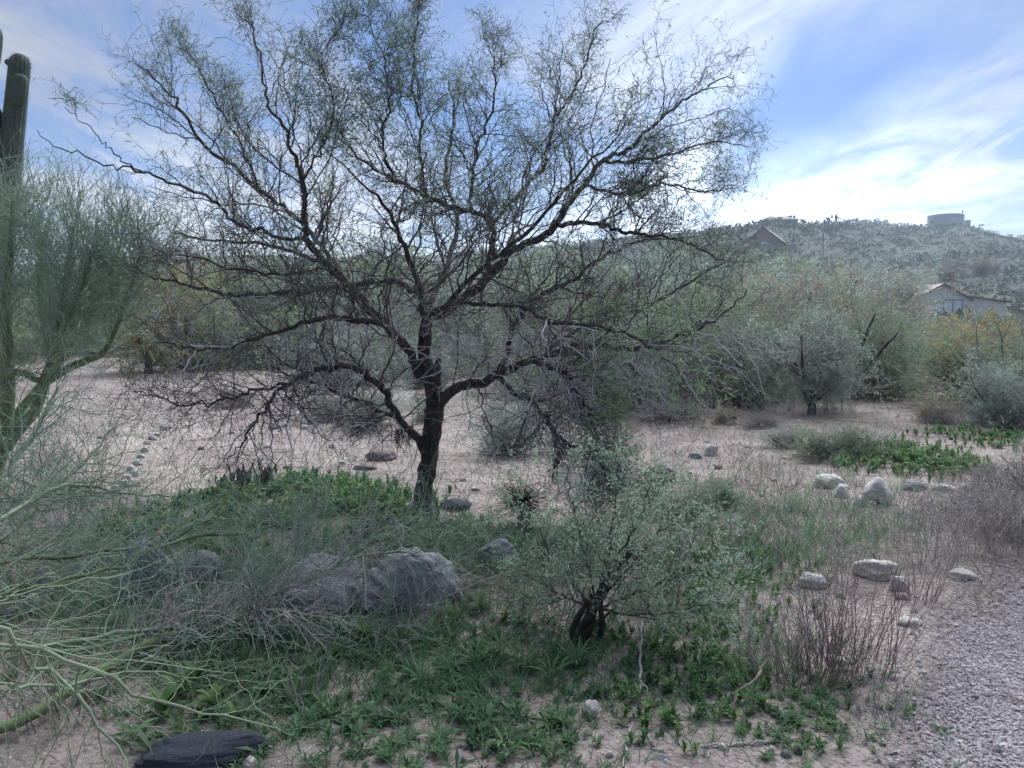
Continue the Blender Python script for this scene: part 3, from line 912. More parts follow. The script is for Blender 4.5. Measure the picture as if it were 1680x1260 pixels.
    L2 = np.repeat(L1, 8) * g.uniform(.25, .6, len(A2)) + .06
    D2 = unit(D2 + np.array([0, 0, .3]) * (A2[:, 2:3] > 1.2))
    p2 = grow(A2, D2, L2, 6, .2, .02, .3, g)
    r2 = taper(np.clip(R2 * .6, .0017, .0038), 6, .5)
    tubes(tw, p2, r2, 3)
    # level 3
    A3, D3, R3, t3 = kids(p2, r2, 4, .1, 1., 30, 80, g)
    L3 = g.uniform(.05, .2, len(A3))
    p3 = grow(A3, D3, L3, 3, .3, .0, .35, g)
    r3 = taper(np.clip(R3 * .7, .0012, .002), 3, .6)
    tubes(tw, p3, r3, 3)
    # leaves: dense on the outer and upper crown, few inside
    for pp, m in ((p3, 4), (p2, 4)):
        A4, D4, _, _ = kids(pp, np.ones(pp.shape[:2]), m, .15, 1., 35, 85, g)
        zrel = A4[:, 2]
        prob = np.clip((zrel - 1.4) / 1.3, .03, 1.) * .40
        xr = A4[:, 0]
        prob = np.where((xr > 1.2) & (zrel < 1.7), .6, prob)
        prob = np.where((xr < -1.0) & (zrel < 2.1), prob * .55, prob)
        k = g.random(len(A4)) < prob
        A4, D4 = A4[k], unit(D4[k] + np.array([0, 0, -.25]))
        lo = (A4[:, 0] > 1.2) & (A4[:, 2] < 1.7)
        n = len(A4)
        leaves(lf, A4[~lo], D4[~lo], g.uniform(.025, .06, (~lo).sum()), g.uniform(.006, .0105, (~lo).sum()), g)
        leaves(lf2, A4[lo], D4[lo], g.uniform(.035, .08, lo.sum()), g.uniform(.007, .012, lo.sum()), g)
    tw.build("twigs", M['twig'], root, kind="stuff")
    lf.build("foliage", M['mleaf'], root, kind="stuff")
    lf2.build("pale_foliage", M['mleaf_light'], root, kind="stuff")
    # pale dead twigs hanging round the crotch and under the right limb
    sel = np.array([11, 13, 16, 18, 19, 20, 17, 12])
    A, D, Rr, t = kids(paths[sel], rads[sel], 32, .05, .9, 30, 90, g)
    Ld = g.uniform(.25, .75, len(A))
    D = unit(D + np.array([0, -.15, -.75]))
    pd = grow(A, D, Ld, 9, .22, -.02, .15, g)
    pd[..., 2] = np.maximum(pd[..., 2], .03)
    rd = taper(g.uniform(.003, .007, len(A)), 9, .35)
    tubes(dd, pd, rd, 4)
    A2, D2, R2, _ = kids(pd, rd, 5, .2, 1., 25, 70, g)
    pd2 = grow(A2, D2, g.uniform(.08, .32, len(A2)), 6, .22, -.03, .2, g)
    pd2[..., 2] = np.maximum(pd2[..., 2], .03)
    tubes(dd, pd2, taper(np.clip(R2 * .6, .0018, .004), 6, .4), 3)
    # the drooping tangle right of the trunk
    sel = np.array([16, 19, 20])
    A, D, Rr, t = kids(paths[sel][:, 4:], rads[sel][:, 4:], 34, .05, .95, 30, 90, g)
    D = unit(D + np.array([.15, -.1, -1.1]))
    pd = grow(A, D, g.uniform(.35, .95, len(A)), 9, .2, -.02, .18, g)
    pd[..., 2] = np.maximum(pd[..., 2], .05)
    rd = taper(g.uniform(.0022, .005, len(A)), 9, .35)
    tubes(dd, pd, rd, 4)
    A2, D2, R2, _ = kids(pd, rd, 5, .2, 1., 25, 80, g)
    pd2 = grow(A2, D2, g.uniform(.06, .3, len(A2)), 5, .25, -.03, .25, g)
    pd2[..., 2] = np.maximum(pd2[..., 2], .05)
    tubes(dd, pd2, taper(np.clip(R2 * .6, .0015, .003), 5, .4), 3)
    # a thick tangle of grey sticks over the right limb
    c = np.array([P(x, y, Y0 - .25) - base for x, y in ((760, 575), (800, 580), (840, 585), (880, 575), (690, 500), (700, 540))])
    A = c[g.integers(0, 6, 130)] + g.normal(size=(130, 3)) * np.array([.14, .14, .06])
    th = g.uniform(0, 6.3, 130)
    pt = grow(A, np.column_stack([np.cos(th), .5 * np.sin(th), g.normal(0, .35, 130)]), g.uniform(.2, .6, 130), 8, .22, -.03, .15, g)
    tubes(dd, pt, taper(g.uniform(.002, .006, 130), 8, .4), 4)
    d = dd.build("dead_twigs", M['dead'], root, kind="stuff")
    d["label"] = "pale grey dead twigs hanging below the limbs"
    # brushy dark clumps
    for (x, y, dy, s, nb, dn, mt, lab) in ((660, 706, -.16, .17, 90, (-.25, 0, -1.), 'twig', "dark brush of short shoots on the low limb"),
                                           (1045, 308, .8, .30, 205, (0, 0, .1), 'twig', "dark mistletoe clump in the right crown"),
                                           (700, 470, 0., .14, 70, (0, 0, .4), 'dead', "knot of broken sticks in the crotch")):
        q = Geo()
        ce = P(x, y, Y0 + dy) - base
        A = ce + g.normal(size=(nb, 3)) * np.array([.05, .04, .03]) * (s / .17)
        pth = grow(A, unit(g.normal(size=(nb, 3)) * .6 + np.array(dn)), g.uniform(.4, 1.2, nb) * s, 5, .15, 0, .2, g)
        tubes(q, pth, taper(g.uniform(.002, .004, nb), 5, .4), 3)
        if nb > 200:
            A4, D4, _, _ = kids(pth, np.ones(pth.shape[:2]), 2, .2, 1., 30, 80, g)
            leaves(q, A4, D4, .035, .012, g)
        ob = q.build("mistletoe_clump" if nb != 70 else "broken_sticks", M[mt], root, kind="stuff")
        ob["label"] = lab
    # broken pale stub at the upper fork
    s = path([(836, 412, .35, 7), (835, 400, .32, 7), (840, 388, .3, 5), (845, 380, .3, 1)], 8)
    q = Geo()
    tubes(q, s[None, :, :3], s[None, :, 3], 7)
    q.build("broken_stub", M['dead'], root)
    s = path([(716, 640, -.1, 10), (718, 620, -.13, 10), (717, 600, -.14, 9), (722, 588, -.14, 4)], 8)
    q = Geo()
    tubes(q, s[None, :, :3], s[None, :, 3] * (1 + .1 * g.normal(size=(1, 8))), 9)
    q.build("broken_stub", M['bark'], root)
    return root


build_mesquite()


# ------------------------------------------------------------------ tree and bush prototypes
def proto_tree(name, seed, H, spread, leafmat, barkmat, nleaf=9, stems=4, droop=.0, leafL=(.06, .12), leafW=(.014, .024), dens=(8, 7, 5), twigr=.006, label="", cat="tree", group=None, crown_low=.25, bole_h=.05, skirt=5):
    g = np.random.default_rng(seed)
    root = thing(name, (0, 0, 0), label, cat, group)
    th = np.arange(stems) * 6.283 / stems + g.uniform(-.5, .5, stems)
    d0 = np.column_stack([np.cos(th) * .6 * spread / H, np.sin(th) * .6 * spread / H, np.ones(stems) * .9])
    base = np.zeros((stems, 3))
    base[:, :2] = np.column_stack([np.cos(th), np.sin(th)]) * .03 * H * .3
    hb = bole_h * H
    # short bole
    tr = Geo()
    bole = spline(np.array([[0, 0, -.12], [0.02 * H, .0, hb * .5], [0, .01 * H, hb]]), 8)
    rb = .030 * H + .02
    tubes(tr, bole[None], np.linspace(rb * 1.25, rb, 8)[None], 9)
    base = np.repeat(bole[-1:], stems, 0) - np.array([0, 0, .04 * H])
    sp = grow(base, d0, np.full(stems, H * .72) * g.uniform(.8, 1.15, stems), 12, .10, -.02, .10, g)
    sr = taper(np.full(stems, rb * .72), 12, .22)
    tubes(tr, sp, sr, 7)
    if skirt:
        ts = g.uniform(0, 6.3, skirt)
        ds = np.column_stack([np.cos(ts), np.sin(ts), g.uniform(.15, .5, skirt)])
        ss = grow(np.repeat(bole[-2:-1], skirt, 0), ds, spread * g.uniform(.38, .6, skirt), 12, .1, .01, .1, g)
        srr = taper(np.full(skirt, rb * .45), 12, .22)
        tubes(tr, ss, srr, 6)
        sp, sr = np.concatenate([sp, ss]), np.concatenate([sr, srr])
    tr.build("trunk", M[barkmat], root)
    tw, lf = Geo(), Geo()
    A, D, Rr, t = kids(sp, sr, dens[0], crown_low, 1., 30, 80, g)
    D = unit(D + np.array([0, 0, .25]))
    L1 = spread * g.uniform(.2, .78, len(A)) * (1.15 - .45 * t)
    p1 = grow(A, D, L1, 8, .2, .04 - droop, .22, g, sag=droop)
    r1 = taper(np.clip(Rr * .5, twigr, .03), 8, .3)
    tubes(tw, p1, r1, 4)
    A2, D2, R2, t2 = kids(p1, r1, dens[1], .15, 1., 30, 75, g)
    L2 = np.repeat(L1, dens[1]) * g.uniform(.25, .6, len(A2))
    p2 = grow(A2, D2, L2, 5, .22, 0.0, .22, g, sag=droop)
    r2 = taper(np.clip(R2 * .55, twigr * .5, .01), 5, .4)
    tubes(tw, p2, r2, 3)
    A3, D3, R3, t3 = kids(p2, r2, dens[2], .1, 1., 30, 80, g)
    L3 = np.repeat(L2, dens[2]) * g.uniform(.3, .7, len(A3))
    p3 = grow(A3, D3, L3, 3, .25, 0., .25, g, sag=droop)
    tubes(tw, p3[:, ::2], taper(np.clip(R3 * .6, twigr * .35, .006), 2, .5), 3)
    if nleaf:
        A4, D4, _, _ = kids(p3, np.ones(p3.shape[:2]), nleaf, .1, 1., 30, 85, g)
        n = len(A4)
        # clumpy: some sprays are full, others nearly bare
        cl = np.repeat(np.clip(g.random(len(p2)) * 1.5 - .25, 0, 1), dens[2] * nleaf)
        k = g.random(n) < cl
        A4, D4 = A4[k], unit(D4[k] + np.array([0, 0, -.15]))
        leaves(lf, A4, D4, g.uniform(*leafL, len(A4)), g.uniform(*leafW, len(A4)), g)
    for ge in (tw, lf):
        for V in ge.V:
            V[:, 2] = np.maximum(V[:, 2], .03)
    tw.build("branches", M['scrub_twig'], root, kind="stuff")
    if nleaf:
        lf.build("crown", M[leafmat], root, kind="stuff")
    root["used"] = 0
    return root


def place(proto, loc, label, rz, s, group=None):
    """the first placement moves the prototype itself, later ones copy it"""
    if not proto["used"]:
        proto["used"] = 1
        proto.location = tuple(float(a) for a in loc)
        proto.rotation_euler = (0, 0, rz)
        proto.scale = (s, s, s) if not isinstance(s, tuple) else s
        proto["label"] = label
        if group:
            proto["group"] = group
        return proto
    return copy_thing(proto, loc, label, rz, s, group)


TG = "trees of the scrub behind the mesquite"
T_A = proto_tree("desert_tree", 21, 3.0, 2.6, 'bgleaf', 'bark', 12, 5, .07, dens=(11, 9, 6), group=TG, crown_low=.06)
T_B = proto_tree("desert_tree", 22, 3.2, 2.8, 'bgleaf_grey', 'bark', 9, 5, .06, leafL=(.07, .15), leafW=(.016, .026), dens=(11, 9, 6), group=TG, crown_low=.06)
T_Y = proto_tree("desert_tree", 23, 3.0, 2.6, 'bgleaf_yel', 'bark', 11, 5, .08, dens=(12, 9, 6), group=TG, crown_low=.10, bole_h=.2, skirt=0)
T_N = proto_tree("desert_tree", 24, 3.0, 2.6, 'bgleaf_brown', 'bark', 5, 6, .0, dens=(11, 9, 6), group=TG, crown_low=.08)
T_K = proto_tree("desert_tree", 26, 3.2, 2.8, 'bgleaf_grey', 'bark', 8, 5, .09, leafL=(.06, .13), leafW=(.012, .02), dens=(12, 9, 6), group=TG, crown_low=.06, bole_h=.14, skirt=2)
T_P = proto_tree("desert_tree", 25, 3.0, 2.4, 'mleaf_light', 'bark', 8, 6, .10, dens=(10, 8, 6), leafL=(.06, .13), leafW=(.012, .02), group=TG, crown_low=.05)


def tree_at(proto, px, Y, top_py, label, rz=None, wide=1.0, H=3.0):
    """stand a tree at bearing px and distance Y with its top at photo row top_py"""
    x = (px - CX) / F * Y * math.cos(PITCH)
    z = float(hgt(x, Y))
    top = P(px, top_py, Y)[2]
    s = max(.35, (top - z) / (H * .98))
    return place(proto, (x, Y, z - .03), label, rz if rz is not None else rng.uniform(0, 6.3), (s * wide, s * wide, s), TG)


tree_at(T_Y, 238, 21, 425, "yellowing tree with a thick dark leaning trunk behind the sandy clearing", wide=.85)
tree_at(T_A, 300, 23, 440, "green tree with trunk close right of the yellowing thick-trunked tree", wide=.9)
tree_at(T_Y, 340, 30, 428, "yellow-brown tree behind the sandy clearing's far edge")
tree_at(T_A, 430, 27, 432, "dense green tree beyond the clearing, below the flat left limb", wide=1.2)
tree_at(T_B, 520, 30, 425, "grey green tree showing beneath the mesquite's left limbs", wide=1.2)
tree_at(T_A, 600, 34, 415, "dark green tree filling the gap left of the mesquite crotch", wide=1.2)
tree_at(T_A, 665, 48, 390, "tall dark green tree rising behind the mesquite crotch", wide=1.1)
tree_at(T_B, 745, 28, 430, "grey green tree directly behind the mesquite's central fork", wide=1.1)
tree_at(T_A, 820, 40, 410, "green tree behind the mesquite's right leader", wide=1.2)
tree_at(T_A, 880, 22, 455, "low green tree behind the drooping dead twigs", wide=1.2)
tree_at(T_B, 950, 33, 418, "rounded grey green tree behind the lower right limb", wide=1.2)
tree_at(T_K, 1045, 13, 500, "tree with a forked dark trunk beside the brush pile", wide=1.0)
tree_at(T_A, 1010, 26, 432, "green tree behind the fork-trunked tree", wide=1.1)
tree_at(T_B, 1100, 38, 412, "broad grey green tree below the hillside house", wide=1.3)
tree_at(T_P, 1135, 18, 470, "bright feathery tree at the right end of the low limb", wide=1.0)
tree_at(T_A, 1190, 24, 448, "green thicket tree left of the white pole", wide=1.1)
tree_at(T_N, 1250, 30, 425, "brown thinly leaved tree below the white pole", wide=1.2)
tree_at(T_K, 1335, 12, 490, "shaggy dark-trunked tree standing behind the pale green bush", wide=.85)
tree_at(T_P, 1285, 16, 470, "light feathery tree behind the shaggy dark-trunked tree", wide=.9)
tree_at(T_N, 1385, 28, 418, "brown twiggy tree right of the white pole", wide=1.2)
tree_at(T_A, 1400, 20, 470, "green tree between the brown twiggy tree and the shaggy tree", wide=1.0)
tree_at(T_N, 1440, 36, 440, "dark twiggy tree hiding the left end of the gabled house", wide=.75)
tree_at(T_B, 1415, 45, 440, "grey green tree left of the gabled house", wide=1.2)
tree_at(T_A, 1450, 25, 515, "low green tree above the bare brown ground", wide=1.2)
tree_at(T_Y, 1625, 17, 520, "broad yellow-tinged tree below the house wing", wide=1.15)
tree_at(T_B, 1665, 10.5, 590, "grey green tree hanging over the dry brush at the clearing edge", wide=1.0)
tree_at(T_B, 1560, 26, 562, "grey bush-like tree below the gabled house", wide=1.2)
tree_at(T_P, 1700, 24, 505, "pale feathery tree beside the house wing end", wide=1.0)
for i, (px_, Y_, tp_, pr_, lb_) in enumerate((
    (905, 15, 575, T_B, "loose grey green tree behind the grey rounded bush"),
    (975, 16.5, 540, T_P, "feathery green tree behind the drooping branch tips"),
    (1105, 15, 505, T_P, "feathery pale tree rising behind the dark brush pile"),
    (1175, 14, 495, T_K, "loose grey tree behind the straw-coloured bristly bush"),
    (1240, 13.5, 480, T_P, "tall feathery tree just left of the shaggy dark-trunked tree"),
    (1410, 14.5, 470, T_P, "tall feathery tree just right of the shaggy dark-trunked tree"),
    (1300, 19, 440, T_N, "twiggy brown tree rising behind the shaggy dark-trunked tree"),
    (1360, 22, 430, T_B, "tall grey green tree below the thin grey pole"),
    (1590, 14, 545, T_Y, "orange-tinged tree left of the broad yellow-tinged tree"),
    (1655, 13, 530, T_P, "feathery tree before the broad yellow-tinged tree"),
    (1480, 22, 545, T_B, "grey tree at the head of the bare brown ground"),
    (700, 17, 585, T_B, "grey tree low behind the mesquite trunk"),
    (620, 19, 560, T_A, "green tree low behind the left fork"),
    (480, 24, 500, T_A, "green tree at the far edge of the clearing"),
)):
    tree_at(pr_, px_, Y_, tp_, lb_, wide=1.05)
tree_at(T_A, 60, 40, 440, "green tree behind the green-twigged shrub and tall cactus", wide=1.3)
tree_at(T_B, 150, 34, 452, "grey green tree behind the green-twigged shrub", wide=1.2)
tree_at(T_A, -20, 28, 450, "dense green tree behind the tall cactus foot", wide=1.2)
tree_at(T_A, 1170, 60, 400, "tree on the slope under the brown gabled house", wide=1.3)
tree_at(T_A, 1320, 70, 418, "tree on the slope between the two poles", wide=1.3)
tree_at(T_B, 1420, 75, 425, "grey tree on the slope below the terrace", wide=1.3)
tree_at(T_A, 900, 70, 400, "dark green tree at the foot of the hill behind the upper fork", wide=1.3)
tree_at(T_B, 1010, 75, 402, "grey green tree at the foot of the hill", wide=1.3)
tree_at(T_A, 480, 60, 420, "dark tree on the far skyline left of the mesquite fork", wide=1.4)
tree_at(T_A, 390, 55, 424, "dark tree on the far skyline above the clearing", wide=1.4)
tree_at(T_B, 560, 55, 412, "grey tree on the far skyline behind the left leader", wide=1.4)
tree_at(T_N, 1553, 200, 420, "leaning bare tree on the hillside terrace", wide=.8)
tree_at(T_N, 1606, 210, 412, "dark curved bare tree on the hillside terrace", wide=.7)
tree_at(T_N, 1628, 215, 420, "thin bare tree right of the curved tree on the terrace", wide=.6)

# ---- bushes
BG = "low bushes on the desert floor"
B_G = proto_tree("bush", 31, .9, 1.1, 'bgleaf_grey', 'bark', 6, 7, .03, leafL=(.025, .05), leafW=(.008, .013), dens=(7, 7, 4), twigr=.003, cat="bush", group=BG, crown_low=.05)
B_L = proto_tree("bush", 32, .9, 1.1, 'mleaf_light', 'bark', 7, 7, .03, leafL=(.025, .05), leafW=(.008, .014), dens=(7, 7, 4), twigr=.003, cat="bush", group=BG, crown_low=.05)
B_D = proto_tree("bush", 33, .8, 1.2, 'bgleaf_brown', 'bark', 0, 9, .08, dens=(8, 7, 4), twigr=.0035, cat="bush", group=BG, crown_low=.05)
B_S = proto_tree("bush", 34, .7, .8, 'straw', 'bark', 7, 7, .0, leafL=(.03, .06), leafW=(.012, .02), dens=(7, 7, 4), twigr=.004, cat="bush", group=BG, crown_low=.3)
B_K = proto_tree("bush", 35, .8, 1.1, 'weed_blue', 'bark', 8, 8, .06, leafL=(.03, .05), leafW=(.010, .016), dens=(7, 7, 4), twigr=.003, cat="bush", group=BG, crown_low=.03)


def bush_at(proto, px, base_py, top_py, label, wide=1.0, H=.85):
    p = G(px, base_py)
    top = P(px, top_py, p[1])[2]
    s = max(.2, (top - p[2]) / H)
    return place(proto, p - np.array([0, 0, .02]), label, rng.uniform(0, 6.3), (s * wide, s * wide, s), BG)


bush_at(B_G, 835, 748, 640, "grey green rounded bush on the sand behind the dead twigs", 1.0)
bush_at(B_G, 600, 700, 620, "dusky grey bush behind the low left limb", 1.2)
bush_at(B_G, 540, 690, 640, "low grey bush at the edge of the sandy clearing", 1.3)
bush_at(B_D, 385, 668, 628, "low brown twiggy bush on the far sand", 1.2)
bush_at(B_D, 1105, 690, 642, "dark pile of dead brush beside the forked trunk", 1.5)
bush_at(B_S, 1190, 694, 658, "straw-coloured bristly bush beside the brush pile", 1.0)
bush_at(B_G, 1220, 668, 625, "wide silvery grey bush beyond the straw-coloured bush", 1.5)
bush_at(B_S, 1532, 692, 650, "pale-topped bristly bush on the bare brown ground", 1.1)
bush_at(B_D, 1540, 696, 664, "dark twiggy mound under the pale-topped bristly bush", 1.0)
bush_at(B_L, 1340, 752, 695, "pale green fine-leaved bush at the left of the leafy green mass", 1.2)
bush_at(B_L, 1395, 748, 690, "taller pale green bush joined to the leafy green mass", 1.1)
bush_at(B_G, 1290, 735, 690, "grey green tuft beside the small grey rock", 1.0)
bush_at(B_G, 1500, 640, 610, "small grey bush on the bare slope", 1.3)
bush_at(B_G, 1480, 620, 590, "round grey bush higher on the bare slope", 1.4)
bush_at(B_D, 1250, 700, 668, "brown low brush behind the shaggy tree trunk", 1.4)
bush_at(B_L, 345, 590, 560, "bright green low bush under the clearing trees", 1.3)
bush_at(B_L, 285, 600, 572, "small green bush at the thick dark trunk's foot", 1.2)
bush_at(B_K, 1120, 850, 790, "blue green seedling bush under the drooping branch tips", 1.1)
bush_at(B_K, 1180, 830, 780, "blue green low bush among dry stalks right of the seedling", 1.1)
bush_at(B_D, 1650, 880, 770, "large dry grey bush at the edge of the gravel track", 1.15)
bush_at(B_D, 1600, 850, 785, "dry grey bush behind the large dry track-side bush", 1.2)
bush_at(B_D, 1690, 820, 720, "tall dry grey bush beneath the overhanging tree", 1.1)
bush_at(B_G, 700, 690, 655, "low grey bush seen past the trunk", 1.3)
bush_at(B_L, 700, 668, 640, "small bright green bush beyond the trunk", 1.2)


gt = np.random.default_rng(17)
TH = "low bushes filling the thicket beyond the clearing"
k = 0
while k < 58:
    Yk = gt.uniform(12, 62)
    pk = gt.uniform(-40, 1720)
    if (1500 < pk < 1660 and Yk > 28) or pk < 560 and Yk < 27 or (1420 < pk < 1640 and Yk < 20) or (520 < pk < 780 and Yk < 16):
        continue
    xk = (pk - CX) / F * Yk
    pr = (B_G, B_G, B_L, B_D, B_K)[k % 5]
    sk = gt.uniform(.9, 1.7) * (1 + Yk / 60)
    near = min((o for o in COL.objects if o.get("group") == TG and o.parent is None), key=lambda o: (o.location.x - xk) ** 2 + (o.location.y - Yk) ** 2)
    adj = {0: "dusty grey green", 1: "dusty grey green", 2: "pale green", 3: "bare brown", 4: "blue green"}[k % 5]
    place(pr, (xk, Yk, float(hgt(xk, Yk)) - .03), " ".join(("low %s bush next to the %s" % (adj, near["label"])).split()[:16]), gt.uniform(0, 6.3), (sk * 1.25, sk * 1.25, sk), TH)
    k += 1


def build_stubble():
    g = np.random.default_rng(44)
    n = 20000
    r = g.uniform(4.5, 30, n)
    az = g.uniform(-.68, .68, n)
    xy = np.column_stack([r * np.sin(az), r * np.cos(az)])
    f = np.sin(xy[:, 0] * 1.1 + np.sin(xy[:, 1] * .9)) * np.sin(xy[:, 1] * 1.3 + np.sin(xy[:, 0] * 1.7))
    xy = xy[(f + .5 * g.normal(size=n) > .05 - .5 * (xy[:, 0] > 1.5))]
    A = np.repeat(on_ground(xy, -.005), 4, 0) + g.normal(size=(len(xy) * 4, 3)) * np.array([.03, .03, 0])
    m = len(A)
    q = Geo()
    leaves(q, A, np.column_stack([g.normal(0, .7, m), g.normal(0, .7, m), np.ones(m)]), g.uniform(.03, .15, m) * np.where(A[:, 0] > .5, 1.5, 1.), g.uniform(.003, .0065, m), g)
    tag(q.build("dry_stubble", M['stubble'], kind="stuff"), "short brown dry stubble over the sandy ground", "stubble")


build_stubble()

# ------------------------------------------------------------------ palo verde shrub on the left and its sweeping branches
def whips(geo, paths, radii, m1, L1, m2, L2, g, mat_r=.002, up=.0, a=(15, 45), sag=.0, zmin=.02, zig=.07):
    A, D, Rr, t = kids(paths, radii, m1, .1, 1., a[0], a[1] + 15, g)
    l1 = g.uniform(*L1, len(A))
    p1 = grow(A, D, l1, 10, .11, up, zig, g, sag)
    r1 = taper(np.clip(Rr * .4, mat_r * 1.2, .0055), 10, .35)
    A2, D2, R2, _ = kids(p1, r1, m2, .1, 1., a[0], a[1], g)
    p2 = grow(A2, D2, g.uniform(*L2, len(A2)), 6, .14, up, zig * 1.3, g, sag)
    r2 = taper(np.clip(R2 * .7, mat_r * .8, .004), 6, .5)
    for p in (p1, p2):
        gz = hgt(p[..., 0], p[..., 1]) + zmin
        p[..., 2] = np.maximum(p[..., 2], gz)
    tubes(geo, p1, r1, 4)
    tubes(geo, p2, r2, 3)
    return p1, r1, p2, r2


def build_paloverde_bush():
    g = np.random.default_rng(77)
    b = np.array([-4.95, 7.0, float(hgt(-4.95, 7.0))])
    root = thing("palo_verde_tree", (0, 0, 0), "dense green-twigged palo verde shrub in front of the tall ribbed cactus", "shrub")
    root.location = tuple(b)
    Yb = 7.0
    tr = Geo()
    main = [
        [(-25, 830, 0, 16), (-10, 770, 0, 15), (5, 720, -.1, 14), (12, 660, -.1, 12), (14, 600, -.15, 10), (10, 520, -.2, 8), (16, 430, -.2, 5), (22, 330, -.2, 3)],
        [(0, 745, -.1, 11), (30, 705, -.15, 10), (58, 672, -.2, 9), (72, 630, -.2, 9), (85, 590, -.25, 7), (98, 520, -.3, 5.5), (110, 450, -.3, 4), (120, 375, -.3, 2.5)],
        [(72, 630, -.2, 7), (110, 605, -.2, 6.5), (150, 588, -.2, 6), (170, 578, -.2, 5), (190, 540, -.2, 4), (215, 470, -.2, 3), (235, 400, -.2, 2)],
        [(-5, 740, 0, 9), (30, 680, .2, 7.5), (60, 640, .3, 6.5), (110, 580, .4, 5), (160, 500, .5, 4), (185, 440, .5, 3), (200, 390, .5, 2)],
        [(0, 610, -.2, 7), (40, 612, -.3, 6), (70, 624, -.3, 5), (95, 560, -.5, 4), (130, 480, -.6, 3), (150, 420, -.6, 2)],
        [(10, 640, .2, 7), (-10, 540, .4, 6), (-15, 440, .5, 4), (0, 340, .5, 2.5)],
        [(85, 590, -.25, 5), (70, 520, .1, 4.5), (65, 450, .3, 3.5), (75, 370, .4, 2)],
        [(5, 700, 0, 8), (-60, 600, .1, 7), (-110, 500, .1, 5), (-140, 380, .1, 3)],
    ]
    ps, rs = [], []
    for l in main:
        a = np.array([[*P(x, y, Yb + d), r * (Yb + d) / F] for x, y, d, r in l])
        s = spline(a, 24)
        tubes(tr, s[None, :, :3] - b, s[None, :, 3], 7)
        ps.append(s[:, :3])
        rs.append(s[:, 3])
    tr.build("trunk", M['pverde_old'], root)
    ge = Geo()
    g2 = Geo()
    p1, r1, p2, r2 = whips(ge, np.array(ps)[:, 8:], np.array(rs)[:, 8:], 42, (.3, .8), 10, (.12, .42), g, .0022, .04, (18, 55), zig=.13)
    A3, D3, R3, _ = kids(p2, r2, 3, .1, 1., 20, 50, g)
    p3 = grow(A3, unit(D3 + np.array([0, 0, .2])), g.uniform(.06, .24, len(A3)), 3, .2, .03, .18, g)
    tubes(g2, p3, taper(np.full(len(A3), .0021), 3, .6), 3)
    for q in (ge, g2):
        for V in q.V:
            V -= b
    ge.build("branches", M['pverde_grey'], root, kind="stuff")
    g2.build("twigs", M['pverde_grey'], root, kind="stuff")


build_paloverde_bush()


